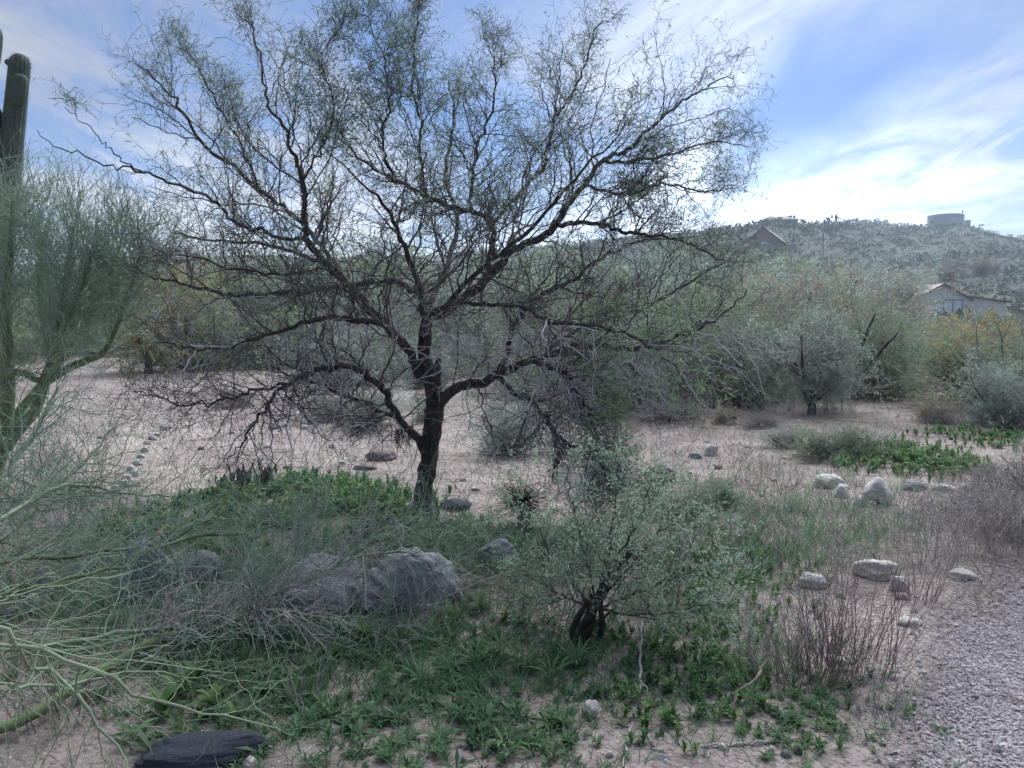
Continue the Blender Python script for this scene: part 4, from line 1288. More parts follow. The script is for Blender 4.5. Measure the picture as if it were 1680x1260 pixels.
def build_sweeping():
    g = np.random.default_rng(78)
    b = np.array([-3.3, 2.35, float(hgt(-3.3, 2.35))])
    root = thing("palo_verde_tree", b, "low palo verde sweeping smooth green branches over the boulders from beyond the dark slab", "tree")
    tr = Geo()
    bole = spline(np.array([[*(b + [0, 0, -.1]), .10], [*(b + [.05, 0, .25]), .085], [*(b + [.1, .05, .5]), .07]]), 8)
    tubes(tr, bole[None, :, :3] - b, bole[None, :, 3], 10)
    tr.build("trunk", M['pverde_old'], root)

    def pp(l):
        return np.array([[*P(x, y, d), r * .75 * d / F] for x, y, d, r in l])
    st = np.array([[*bole[5, :3], .05]])
    st2 = np.array([[*bole[7, :3], .045]])
    st3 = np.array([[*bole[5, :3], .014]])
    limbs = [
        ("old", st, [(-300, 1225, 2.45, 15), (-60, 1215, 2.6, 14), (53, 1173, 2.75, 13.5), (167, 1100, 3.1, 12.5), (240, 1063, 3.3, 12), (333, 1023, 3.55, 10.5), (400, 1003, 3.75, 9.5), (467, 963, 3.95, 8), (560, 917, 4.25, 6), (640, 882, 4.5, 4), (720, 862, 4.7, 2.4), (790, 868, 4.85, 1.3)]),
        ("new", st2, [(-60, 1020, 2.2, 6.5), (0, 1040, 2.25, 6), (60, 1060, 2.3, 5.5), (110, 1080, 2.35, 5), (170, 1113, 2.4, 5), (230, 1142, 2.45, 4), (300, 1165, 2.5, 3), (400, 1178, 2.55, 2.2), (480, 1205, 2.6, 1.5)]),
        ("old", st2, [(-40, 985, 3.0, 5), (60, 962, 3.2, 4.7), (130, 945, 3.4, 4.4), (200, 925, 3.6, 4), (290, 885, 3.9, 3.4), (380, 876, 4.2, 3.5), (450, 862, 4.5, 2.5), (520, 838, 4.8, 1.5)]),
        ("old", st2, [(-40, 930, 3.4, 5), (60, 915, 3.7, 5), (160, 908, 4., 4), (260, 890, 4.3, 3), (350, 850, 4.6, 2)]),
        ("new", st2, [(-40, 1060, 2.3, 6), (40, 1090, 2.4, 5), (100, 1110, 2.45, 4.5), (150, 1165, 2.4, 3.5), (190, 1230, 2.35, 2.6), (215, 1275, 2.3, 2)]),
        ("new", st2, [(-50, 1120, 2.4, 5), (20, 1130, 2.5, 4.5), (90, 1125, 2.65, 4), (160, 1118, 2.8, 3.4), (250, 1105, 2.95, 2.6), (340, 1125, 3.05, 2), (380, 1120, 3.1, 1.2)]),
        ("new", st3, [(300, 1035, 3.45, 5), (420, 985, 3.6, 4.5), (520, 945, 3.75, 4), (620, 905, 3.9, 3.2), (700, 915, 4.0, 2.4), (760, 960, 4.05, 1.6)]),
        ("new", st3, [(330, 1020, 3.5, 5), (430, 1000, 3.55, 4.2), (520, 1010, 3.6, 3.5), (600, 1030, 3.6, 2.6), (660, 1060, 3.55, 1.6)]),
        ("new", st, [(-20, 860, 3.6, 6), (60, 815, 4.2, 5), (120, 795, 4.6, 4.2), (200, 808, 5., 3.2), (280, 815, 5.3, 2)]),
        ("new", st, [(-30, 900, 4.0, 6), (40, 850, 4.4, 5), (90, 800, 4.7, 4), (150, 745, 5., 3), (190, 700, 5.2, 1.8)]),
        ("new", st, [(-30, 820, 4.2, 6), (20, 760, 4.6, 5), (60, 700, 4.9, 4), (90, 640, 5.1, 2.8)]),
    ]
    ps, rs = [], []
    for kind, s0, l in limbs:
        s = spline(np.vstack([s0, pp(l)]), 34)
        s[3:, :3] += g.normal(size=(31, 3)) * .008
        gz = hgt(s[:, 0], s[:, 1]) + s[:, 3] + .01
        s[:, 2] = np.maximum(s[:, 2], gz)
        q = Geo()
        tubes(q, s[None, :, :3] - b, s[None, :, 3], 8)
        q.build("limb", M['pverde_old' if kind == 'old' else 'pverde'], root)
        ps.append(s[:, :3])
        rs.append(s[:, 3])
    ps, rs = np.array(ps), np.array(rs)
    # green side shoots near the viewer
    ge = Geo()
    p1, r1, p2, r2 = whips(ge, ps[[0, 1, 4, 5]][:, 8:], rs[[0, 1, 4, 5]][:, 8:], 22, (.25, .7), 5, (.10, .36), g, .0015, .01, (20, 65), .05, zig=.14)
    for V in ge.V:
        V -= b
    ge.build("shoots", M['pverde'], root, kind="stuff")
    g2 = Geo()
    p1, r1, p2, r2 = whips(g2, ps[[0, 2, 3, 6, 7, 8, 9, 10]][:, 13:], rs[[0, 2, 3, 6, 7, 8, 9, 10]][:, 13:], 32, (.25, .7), 7, (.10, .42), g, .0016, .02, (20, 65), .05, zig=.16)
    A3, D3, R3, _ = kids(p2, r2, 3, .1, 1., 20, 60, g)
    p3 = grow(A3, D3, g.uniform(.06, .22, len(A3)), 3, .2, 0., .12, g)
    p3[..., 2] = np.maximum(p3[..., 2], hgt(p3[..., 0], p3[..., 1]) + .015)
    tubes(g2, p3, taper(np.full(len(A3), .0014), 3, .6), 3)
    for V in g2.V:
        V -= b
    g2.build("twigs", M['pverde_grey'], root, kind="stuff")
    g3 = Geo()
    whips(g3, ps[[6, 7]][:, 16:], rs[[6, 7]][:, 16:], 85, (.12, .45), 6, (.06, .25), g, .0013, .0, (25, 85), .12, zig=.2)
    for V in g3.V:
        V -= b
    o = g3.build("dry_twigs", M['dry'], root, kind="stuff")
    o["label"] = "grey dry twigs veiling the boulders"


build_sweeping()


# ------------------------------------------------------------------ feathery shrub with a dead stump
def build_acacia():
    g = np.random.default_rng(79)
    b = G(962, 1050)
    root = thing("acacia_shrub", b, "feathery blue green shrub growing from a blackened woody stump", "shrub")
    Yb = b[1]

    def pp(l, n=20):
        a = np.array([[*P(x, y, Yb + d), r * Yb / F] for x, y, d, r in l])
        s = spline(a, n)
        s[:, :3] -= b
        return s
    st = Geo()
    for l in ([(958, 1062, 0, 11), (962, 1035, 0, 10), (970, 1005, 0, 9), (984, 975, .02, 6)],
              [(945, 1060, 0, 7), (940, 1035, -.02, 6), (950, 1010, -.03, 5), (966, 985, -.03, 3)],
              [(980, 1062, 0, 6), (988, 1025, -.03, 5), (985, 990, -.04, 4), (1000, 965, -.05, 2)],
              [(960, 1060, -.05, 6), (952, 1030, -.08, 5), (972, 1000, -.08, 4), (968, 970, -.06, 2)],
              [(970, 1060, .04, 7), (975, 1030, .05, 6), (965, 995, .05, 4), (950, 968, .06, 2)],
              [(935, 1062, 0, 4), (955, 1040, -.04, 4), (985, 1018, -.06, 3), (1005, 1000, -.07, 1.5)]):
        s = pp(l)
        tubes(st, s[None, :, :3], s[None, :, 3] * (1 + .1 * g.normal(size=(1, 20))), 8)
    st.build("stump", M['char'], root)
    q = Geo()
    s = pp([(978, 985, 0, 7), (995, 955, -.06, 7), (1012, 930, -.1, 6), (1034, 906, -.14, 5), (1037, 903, -.145, 1)])
    tubes(q, s[None, :, :3], s[None, :, 3], 8)
    q.build("dead_stub", M['bark'], root)
    stems = [
        [(970, 1000, 0, 4), (940, 960, -.05, 3.5), (905, 915, -.1, 2.6), (880, 860, -.12, 1.8), (862, 800, -.15, 1)],
        [(975, 990, 0, 4), (965, 930, .05, 3.4), (950, 870, .1, 2.5), (935, 810, .1, 1.6), (930, 760, .1, 1)],
        [(980, 985, 0, 4.5), (1000, 920, .05, 4), (1005, 860, .1, 3), (1015, 790, .1, 2), (1010, 740, .1, 1)],
        [(985, 985, 0, 4.5), (1030, 930, .1, 4), (1075, 880, .15, 3), (1120, 850, .2, 2), (1155, 835, .2, 1)],
        [(985, 995, 0, 4), (1040, 975, -.1, 3.6), (1100, 950, -.15, 2.8), (1150, 935, -.2, 1.8), (1200, 925, -.2, 1)],
        [(985, 1000, 0, 4), (1050, 1010, -.1, 3.4), (1110, 1000, -.15, 2.6), (1170, 990, -.2, 1.6), (1215, 1000, -.2, 1)],
        [(978, 985, 0, 4), (1020, 905, -.2, 3), (1050, 850, -.3, 2.4), (1065, 800, -.35, 1.4)],
        [(965, 995, 0, 3.5), (920, 975, .1, 3), (880, 950, .2, 2), (850, 920, .25, 1)],
        [(980, 985, 0, 3.5), (1010, 900, .35, 3), (1060, 840, .5, 2.2), (1090, 790, .55, 1.2)],
    ]
    ps = np.array([pp(l, 20) for l in stems])
    tw, lf = Geo(), Geo()
    P0, R0 = ps[..., :3], ps[..., 3] * .62
    P0[:, 1:] += g.normal(size=P0[:, 1:].shape) * .006
    tubes(tw, P0, R0, 5)
    A, D, Rr, t = kids(P0, R0, 30, .10, 1., 20, 75, g)
    p1 = grow(A, D, g.uniform(.08, .30, len(A)), 7, .14, .0, .12, g)
    r1 = taper(np.clip(Rr * .5, .0012, .004), 7, .5)
    tubes(tw, p1, r1, 3)
    A2, D2, R2, t2 = kids(p1, r1, 5, .1, 1., 30, 70, g)
    p2 = grow(A2, D2, g.uniform(.05, .14, len(A2)), 5, .14, .0, .15, g)
    tubes(tw, p2, taper(np.full(len(A2), .0009), 5, .6), 3)
    for pth, m in ((p1, 20), (p2, 18)):
        A4, D4, _, _ = kids(pth, np.ones(pth.shape[:2]), m, .05, 1., 40, 85, g)
        k = g.random(len(A4)) < .56
        leaves(lf, A4[k], D4[k], g.uniform(.012, .028, k.sum()), g.uniform(.005, .009, k.sum()), g)
    for q in (tw, lf):
        for V in q.V:
            V[:, 2] = np.maximum(V[:, 2], .01)
    tw.build("branches", M['twig'], root, kind="stuff")
    lf.build("foliage", M['acacia'], root, kind="stuff")


build_acacia()


# ------------------------------------------------------------------ saguaro
def build_saguaro():
    root = thing("saguaro_cactus", (-8.85, 13.0, float(hgt(-8.85, 13.0))), "tall dark ribbed saguaro cactus rising behind the green-twigged shrub", "cactus")
    b = np.array(root.location)

    def rib(ax, rad, ribs=16, cap=True):
        n = len(ax)
        k = ribs * 4
        th = np.arange(k) * 2 * np.pi / k
        m = 1 + .09 * np.abs(np.cos(th * ribs / 2)) * 1.0 - .05
        tan = unit(np.gradient(ax, axis=0))
        a = unit(np.cross(tan, np.tile([0, 1., .05], (n, 1))))
        c = np.cross(tan, a)
        V = ax[:, None] + (a[:, None] * np.cos(th)[None, :, None] + c[:, None] * np.sin(th)[None, :, None]) * (rad[:, None] * m[None])[..., None]
        idx = np.arange(n * k).reshape(n, k)
        Q = np.stack([idx[:-1], np.roll(idx[:-1], -1, 1), np.roll(idx[1:], -1, 1), idx[1:]], -1).reshape(-1, 4)
        return Geo().add(V.reshape(-1, 3), Q)

    def column(pts, r, n=60):
        a = spline(np.array(pts), n)
        rad = np.interp(np.linspace(0, 1, n), np.linspace(0, 1, len(r)), r)
        rad = rad * (1 + .02 * np.sin(np.linspace(0, 40, n)))
        # round the tip
        d = np.linalg.norm(a - a[-1], axis=1)
        rt = rad[-1]
        rad = np.where(d < rt, np.sqrt(np.clip(rt ** 2 - (rt - d) ** 2, 0, None)) * rad / rt, rad)
        rad[-1] = .004
        return a, np.clip(rad, .004, None)
    Y = 13.0
    top = [P(-28, 700, Y), P(-12, 560, Y), P(2, 420, Y), P(14, 290, Y), P(24, 190, Y), P(34, 88, Y)]
    top[0][2] = b[2] - .1
    ax, rad = column([t - b for t in top], [.21, .22, .225, .215, .195, .175], 110)
    # dense rings at the tip
    ax2 = np.vstack([ax[:-4], spline(ax[-5:], 16)[3:]])
    s = np.concatenate([[0], np.cumsum(np.linalg.norm(np.diff(ax2, axis=0), axis=1))])
    tot = s[-1]
    base_r = np.interp(s / tot, [0, .3, .6, .8, 1], [.18, .192, .184, .168, .155])
    d = tot - s
    rr = np.where(d < .2, base_r * np.sqrt(np.clip(1 - ((.2 - d) / .2) ** 2, 0.0006, 1)), base_r)
    rib(ax2, rr).build("stem", M['saguaro'], root)

    def arm(pts, r, name="arm"):
        a = spline(np.array([p - b for p in pts]), 40)
        s = np.concatenate([[0], np.cumsum(np.linalg.norm(np.diff(a, axis=0), axis=1))])
        d = s[-1] - s
        q = np.where(d < r, r * np.sqrt(np.clip(1 - ((r - d) / r) ** 2, .0006, 1)), r)
        q = np.where(s < r, np.maximum(q * .6, q * np.sqrt(np.clip(s / r, .3, 1))), q)
        rib(a, q, 11).build(name, M['saguaro'], root)
    arm([P(28, 165, Y), P(31, 160, Y - .2), P(33, 145, Y - .26), P(34, 121, Y - .26)], .115)
    arm([P(24, 108, Y), P(18, 106, Y - .02), P(14, 103, Y - .03), P(10, 98, Y - .03)], .05, "bud")
    arm([P(24, 112, Y), P(18, 112, Y - .02), P(15, 111, Y - .03)], .03, "bud")
    arm([P(12, 330, Y), P(-15, 330, Y - .1), P(-24, 300, Y - .1), P(-23, 240, Y - .1), P(-21, 165, Y - .1)], .23)
    arm([P(8, 390, Y), P(-20, 392, Y + .2), P(-42, 350, Y + .3), P(-42, 200, Y + .3), P(-20, 90, Y + .3), P(-16, 36, Y + .3)], .19)
    # loose bits: spines as a fuzz of short needles along the ribs
    g = np.random.default_rng(3)
    n = 5200
    i = g.integers(0, len(ax2) - 2, n)
    th = (g.integers(0, 16, n) + .0) * 2 * np.pi / 16
    tan = unit(np.gradient(ax2, axis=0))[i]
    a = unit(np.cross(tan, np.tile([0, 1., .05], (n, 1))))
    c = np.cross(tan, a)
    o = a * np.cos(th)[:, None] + c * np.sin(th)[:, None]
    p0 = ax2[i] + o * (rr[i] * 1.03)[:, None] + tan * g.uniform(-.02, .02, n)[:, None]
    q = Geo()
    leaves(q, p0, unit(o + .6 * g.normal(size=(n, 3))), g.uniform(.02, .05, n), .004, g)
    q.build("spines", M['dry'], root, kind="stuff")


build_saguaro()


# ------------------------------------------------------------------ stumps, dead root clump, fallen sticks
def stump(px, py, hpx, rpx, label):
    g = np.random.default_rng(int(px))
    b = G(px, py)
    k = b[1] / F
    H, r = hpx * k, rpx * k
    n, m = 9, 12
    th = np.arange(m) * 2 * np.pi / m
    V = []
    top = g.uniform(.6, 1.15, m)
    for i in range(n):
        t = i / (n - 1)
        rad = r * (1.15 - .35 * t) * (1 + .14 * np.sin(th * 3 + t * 2) + .06 * g.normal(size=m))
        V.append(np.column_stack([np.cos(th) * rad + .15 * r * t, np.sin(th) * rad, -.04 + t * H * top + 0 * th]))
    V.append(np.column_stack([np.cos(th) * r * .35 + .1 * r, np.sin(th) * r * .35, np.full(m, H * .55)]))
    V = np.concatenate(V)
    idx = np.arange((n + 1) * m).reshape(n + 1, m)
    Q = np.stack([idx[:-1], np.roll(idx[:-1], -1, 1), np.roll(idx[1:], -1, 1), idx[1:]], -1).reshape(-1, 4)
    c = len(V)
    V = np.vstack([V, [[.1 * r, 0, H * .5]]])
    T = np.stack([idx[-1], np.roll(idx[-1], -1), np.full(m, c)], -1)
    root = thing("tree_stump", b, label, "stump", "charred stumps")
    Geo().add(V, Q, T).build("stump_wood", M['char'], root)
    q = Geo()
    A = np.column_stack([g.normal(0, r * .6, 10), g.normal(0, r * .6, 10), np.full(10, H * .4)])
    p = grow(A, np.column_stack([g.normal(0, .4, 10), g.normal(0, .4, 10), np.ones(10)]), g.uniform(.3, .9, 10) * H, 4, .1)
    tubes(q, p, taper(np.full(10, r * .18), 4, .3), 4)
    q.build("splinters", M['char'], root, kind="stuff")


stump(398, 808, 48, 12, "charred short stump with a jagged top in the lush weeds")
stump(437, 802, 44, 10, "thinner charred stump right beside the jagged one")


def build_rootclump():
    g = np.random.default_rng(91)
    b = G(862, 868)
    k = b[1] / F
    root = thing("dead_brush", b, "round clump of bristling dark dead sticks on a pale stub", "dead brush")
    q = Geo()
    s = spline(np.array([[0, 0, -.05, 15 * k], [0, 0, .1, 13 * k], [0.0, 0, 30 * k, 12 * k], [-.01, 0, 46 * k, 5 * k]]), 9)
    tubes(q, s[None, :, :3], s[None, :, 3] * (1 + .08 * g.normal(size=(1, 9))), 9)
    q.build("stub", M['dry_brown'], root)
    q = Geo()
    n = 240
    d = unit(g.normal(size=(n, 3)) * np.array([1, 1, .75]) + np.array([-.15, 0, -.05]))
    A = np.array([-.02, 0, 46 * k]) + d * g.uniform(0, .03, (n, 1))
    p = grow(A, d, g.uniform(18, 52, n) * k, 6, .12, 0, .12, g)
    p[..., 2] = np.maximum(p[..., 2], .01)
    tubes(q, p, taper(g.uniform(.002, .005, n), 6, .35), 3)
    A2, D2, R2, _ = kids(p, taper(np.full(n, .003), 6), 2, .3, 1., 25, 60, g)
    p2 = grow(A2, D2, g.uniform(6, 18, len(A2)) * k, 4, .15, 0, .1, g)
    p2[..., 2] = np.maximum(p2[..., 2], .01)
    tubes(q, p2, taper(np.full(len(A2), .0016), 4, .5), 3)
    q.build("sticks", M['char'], root, kind="stuff")


build_rootclump()


def stick(pts, label, mat='dry', branch=None, name="fallen_stick", grp=None):
    """pts: photo points on the ground or (px, py, Y) in the air, radius px last"""
    def w(l):
        o = []
        for p in l:
            if len(p) == 3:
                q = G(p[0], p[1])
                q = q + np.array([0, 0, .008])
                o.append([*q, p[2] * q[1] / F])
            else:
                q = P(p[0], p[1], p[2])
                o.append([*q, p[3] * q[1] / F])
        return np.array(o)
    a = w(pts)
    b = a[0, :3].copy()
    root = thing(name, b, label, "stick", grp)
    g = np.random.default_rng(int(pts[0][0] * 3 + pts[0][1]))

    def mk(a, nm):
        s = spline(a, 22)
        s[1:-1, :3] += g.normal(size=(20, 3)) * .004
        q = Geo()
        tubes(q, s[None, :, :3] - b, np.clip(s[None, :, 3], .0012, None), 6)
        q.build(nm, M[mat], root)
    mk(a, "shaft")
    for br in branch or []:
        mk(w(br), "fork")
    return root


stick([(1051, 1000, 3.55, 2.2), (1050, 1060, 3.3, 2.4), (1050, 1120, 3.05, 2.6), (1045, 1165, 2.9, 2.6), (1030, 1215, 2.3), (1022, 1262, 1.8)],
      "tall pale forked dead stalk standing in front of the bright weeds", branch=[[(1049, 1120, 3.05, 2.2), (1056, 1170, 2.9, 2.), (1071, 1226, 1.6)], [(1050, 1115, 3.05, 1.6), (1060, 1130, 3.0, 1.2), (1058, 1138, 3., .8)]])
stick([(795, 1132, 1.8), (830, 1158, 2.2), (860, 1180, 2.2), (915, 1206, 1.5)], "long thin fallen twig lying across short grass above the small cream stone")
stick([(1052, 1000, 3.7, 1.6), (1090, 1010, 3.7, 2.2), (1120, 1025, 3.65, 1.8), (1150, 1040, 3.6, 1.2)], "dark stick leaning out of the feathery shrub over bright leaves", mat='bark')
stick([(1150, 1170, 1.4), (1190, 1145, 2.95, 1.8), (1235, 1120, 3.0, 2.0), (1250, 1100, 3.05, 3.), (1262, 1070, 3.1, 1.2)], "pale bent dry stalk arching out of the bright weeds", mat='straw',
      branch=[[(1195, 1142, 2.95, 1.4), (1230, 1155, 2.9, 1.6), (1257, 1168, 2.85, 1.)]])
stick([(1466, 1140, 1.6), (1480, 1115, 3.0, 2.), (1498, 1090, 3.05, 1.8), (1497, 1070, 3.1, 1.)], "short white dry stalk standing at the edge of the track", mat='straw')
stick([(1150, 1228, 2.), (1235, 1222, 2.2), (1325, 1215, 1.8)], "straight grey stick lying on the bare soil by the track", mat='dry')
stick([(560, 1240, 2.), (590, 1233, 2.4), (600, 1228, 1.4)], "short white twig lying on bare soil below the weeds", mat='straw')
stick([(1132, 778, 2.), (1160, 775, 9.2, 2.5), (1190, 772, 9.3, 2.2), (1215, 778, 9.3, 1.5), (1225, 790, 1.2)], "dark arched branch lying on the sand beyond dry stalks", mat='bark',
      branch=[[(1190, 772, 9.3, 1.6), (1205, 750, 9.35, 1.3), (1212, 735, 9.4, .8)], [(1160, 775, 9.2, 1.4), (1145, 760, 9.2, 1.), (1150, 745, 9.2, .7)]])
stick([(1560, 722, 3.), (1570, 712, 11.0, 5.), (1578, 716, 11.0, 4.), (1600, 722, 2.), (1625, 722, 1.5)], "dark broken branch end lying on bare brown ground", mat='char')
stick([(640, 1015, 3.9, 1.), (880, 925, 3.9, 1.6), (915, 985, 3.75, 1.8), (925, 1000, 3.7, 1.)], "thin pale leafless whip lying against the feathery shrub", mat='dry')


# ------------------------------------------------------------------ dry stalk clumps
def dry_clump(px, py, hpx, wpx, n, label, mat, cat="dry weed", branchy=.6):
    g = np.random.default_rng(int(px + 3 * py))
    b = G(px, py)
    k = b[1] / F
    root = thing("dry_weed", b, label, cat, "dry weed clumps")
    th = g.uniform(0, 6.3, n)
    rr = np.sqrt(g.random(n)) * wpx * k * .42
    A = np.column_stack([np.cos(th) * rr, np.sin(th) * rr * .7, np.zeros(n)])
    A[:, 2] = hgt(A[:, 0] + b[0], A[:, 1] + b[1]) - b[2] - .01
    d = np.column_stack([np.cos(th) * .22 + g.normal(0, .14, n), np.sin(th) * .22 + g.normal(0, .14, n), np.ones(n)])
    q = Geo()
    p = grow(A, d, hpx * k * g.uniform(.45, 1.1, n), 8, .06, 0., .03, g)
    r = taper(g.uniform(.0013, .0027, n), 8, .4)
    tubes(q, p, r, 4)
    m = 4
    A2, D2, R2, _ = kids(p, r, m, .35, 1., 20, 55, g)
    kk = g.random(len(A2)) < branchy
    p2 = grow(A2[kk], D2[kk], g.uniform(.12, .4, kk.sum()) * hpx * k, 5, .12, .05, .08, g)
    tubes(q, p2, taper(np.full(kk.sum(), .0011), 5, .6), 3)
    q.build("stalks", M[mat], root, kind="stuff")
    if branchy > .7:                                  # tiny dry seed heads
        h = Geo()
        e = np.concatenate([p2[:, -1], p[:, -1]])
        e = np.repeat(e, 4, 0) + g.normal(size=(len(e) * 4, 3)) * .006
        leaves(h, e, g.normal(size=e.shape), .012, .007, g)
        h.build("seed_heads", M['dry'], root, kind="stuff")
    return root


DC = [
    (1395, 1095, 185, 190, 95, "tall brown clump of dry upright stalks behind the white stone", 'dry_brown', .5),
    (1330, 1120, 150, 150, 70, "brown dry stalks rising from dark weeds left of the tall clump", 'dry_brown', .5),
    (1275, 1110, 170, 130, 45, "grey thin dry stalks beside the bright green weeds", 'dry', .6),
    (1500, 985, 70, 90, 45, "short reddish dry stalks by the gravel track", 'dry_brown', .3),
    (1380, 960, 120, 90, 26, "pale dry stalks between white stone and long cream boulder", 'dry', .9),
    (1520, 930, 120, 110, 40, "grey dry weeds behind the low cream rock", 'dry', .9),
    (1590, 915, 110, 130, 60, "dense grey dry weeds along the far edge of the track", 'dry', .9),
    (1660, 905, 130, 140, 70, "thick grey dry weeds where the track leaves the picture", 'dry', .9),
    (1560, 870, 80, 140, 45, "grey dry weeds behind the dense track-side weeds", 'dry', .9),
    (1480, 885, 80, 110, 26, "thin silver dry weeds in front of the pointed boulder", 'dry', .9),
    (1290, 840, 110, 120, 22, "sparse silver stalks among low weeds left of pale boulders", 'dry', .8),
    (1220, 800, 90, 110, 16, "sparse pale stalks beside the arched dark branch", 'straw', .8),
    (1395, 875, 80, 70, 12, "few thin pale stalks before the small round white stone", 'dry', .8),
    (1250, 740, 100, 60, 8, "tall lone pale stalks before the straw-coloured bush", 'straw', .5),
    (1175, 720, 90, 60, 7, "lone thin pale stalks beside the brush pile", 'straw', .5),
    (1440, 1180, 90, 90, 25, "low dry grey stalks on the track's edge", 'dry', .6),
    (115, 800, 120, 160, 40, "grey upright dry twigs standing before the row of white stones", 'dry', .7),
    (60, 870, 110, 180, 40, "grey dry weeds under the low green branches", 'dry', .8),
    (160, 860, 70, 150, 36, "dry grey weeds at the end of the white stone row", 'dry', .9),
    (100, 1180, 90, 170, 26, "thin dry stalks beneath the pale green shoots", 'dry_brown', .5),
    (500, 1170, 110, 90, 8, "few thin dry stalks in the weeds by the dark slab", 'dry', .5),
    (905, 1010, 150, 120, 22, "grey dry stems rising through the left side of the feathery shrub", 'dry', .8),
    (1065, 1010, 170, 130, 24, "grey dry stems rising through the right side of the feathery shrub", 'dry', .8),
    (1180, 930, 120, 130, 24, "grey dry stems among bright clover-like weeds", 'dry', .8),
    (480, 880, 90, 160, 26, "pale dry stems in front of the lush weeds", 'dry', .8),
    (700, 1040, 90, 140, 16, "thin dry stems below the largest boulder", 'dry', .7),
    (730, 850, 90, 90, 18, "pale dry stems crossing the mesquite trunk's foot", 'dry', .6),
]
for (px, py, hp, wp, n, lab, mt, br) in DC:
    dry_clump(px, py, hp, wp, n, lab, mt, branchy=br)


# ------------------------------------------------------------------ weeds and grass
def in_poly(xy, poly):
    x, y = xy[:, 0], xy[:, 1]
    ins = np.zeros(len(xy), bool)
    n = len(poly)
    for i in range(n):
        x0, y0 = poly[i]
        x1, y1 = poly[(i + 1) % n]
        cnd = ((y0 > y) != (y1 > y)) & (x < (x1 - x0) * (y - y0) / (y1 - y0 + 1e-12) + x0)
        ins ^= cnd
    return ins


def patch_points(px_poly, dens, g, clump=1.3, keepf=.5):
    """random spots inside a patch of ground, thinned into clumps"""
    poly = np.array([G(*p)[:2] for p in px_poly])
    lo, hi = poly.min(0) - .25, poly.max(0) + .25
    n = int(dens * np.prod(hi - lo))
    xy = lo + (hi - lo) * g.random((n, 2))
    xy = xy[in_poly(xy + g.normal(size=xy.shape) * .17, poly)]
    f = np.sin(xy[:, 0] * 4.1 * clump + 1.3 * np.sin(xy[:, 1] * 3.1 * clump)) * np.sin(xy[:, 1] * 4.7 * clump + 1.1 * np.sin(xy[:, 0] * 5.3 * clump))
    return xy[g.random(len(xy)) < keepf + (1 - keepf) * (f > -.1)]


def blade(L, W, curl, lift, nseg=4, lobes=0.):
    """one curved leaf along +x: verts, quads"""
    t = np.linspace(0, 1, nseg + 1)
    ang = lift - curl * t
    dx, dz = np.cos(ang), np.sin(ang)
    x = np.concatenate([[0], np.cumsum(dx[:-1] / nseg)]) * L
    z = np.concatenate([[0], np.cumsum(dz[:-1] / nseg)]) * L
    w = W * np.sin(np.pi * np.clip(t * .92 + .06, 0, 1)) ** .8 * (1 + lobes * np.sin(t * 20))
    w[0] *= .5
    w[-1] *= .3
    V = np.concatenate([np.column_stack([x, -w / 2, z + w * .12]), np.column_stack([x, w / 2, z + w * .12]), np.column_stack([x, 0 * w, z])])
    n = nseg + 1
    Q = []
    for i in range(nseg):
        Q += [[i, 2 * n + i, 2 * n + i + 1, i + 1], [2 * n + i, n + i, n + i + 1, 2 * n + i + 1]]
    return V, np.array(Q)


def rosette(g, nl, L, W, lift, curl, nseg=3, lobes=0., stem=0.):
    Vs, Qs, o = [], [], 0
    for i in range(nl):
        l = L * g.uniform(.6, 1.15)
        V, Q = blade(l, W * g.uniform(.7, 1.2), curl * g.uniform(.6, 1.4), lift * g.uniform(.6, 1.3), nseg, lobes)
        a = i * 2.4 + g.uniform(-.4, .4)
        c, s = math.cos(a), math.sin(a)
        V = np.column_stack([V[:, 0] * c - V[:, 1] * s, V[:, 0] * s + V[:, 1] * c, V[:, 2]])
        V[:, 2] += stem * i / nl
        Vs.append(V)
        Qs.append(Q + o)
        o += len(V)
    return np.concatenate(Vs), np.concatenate(Qs)


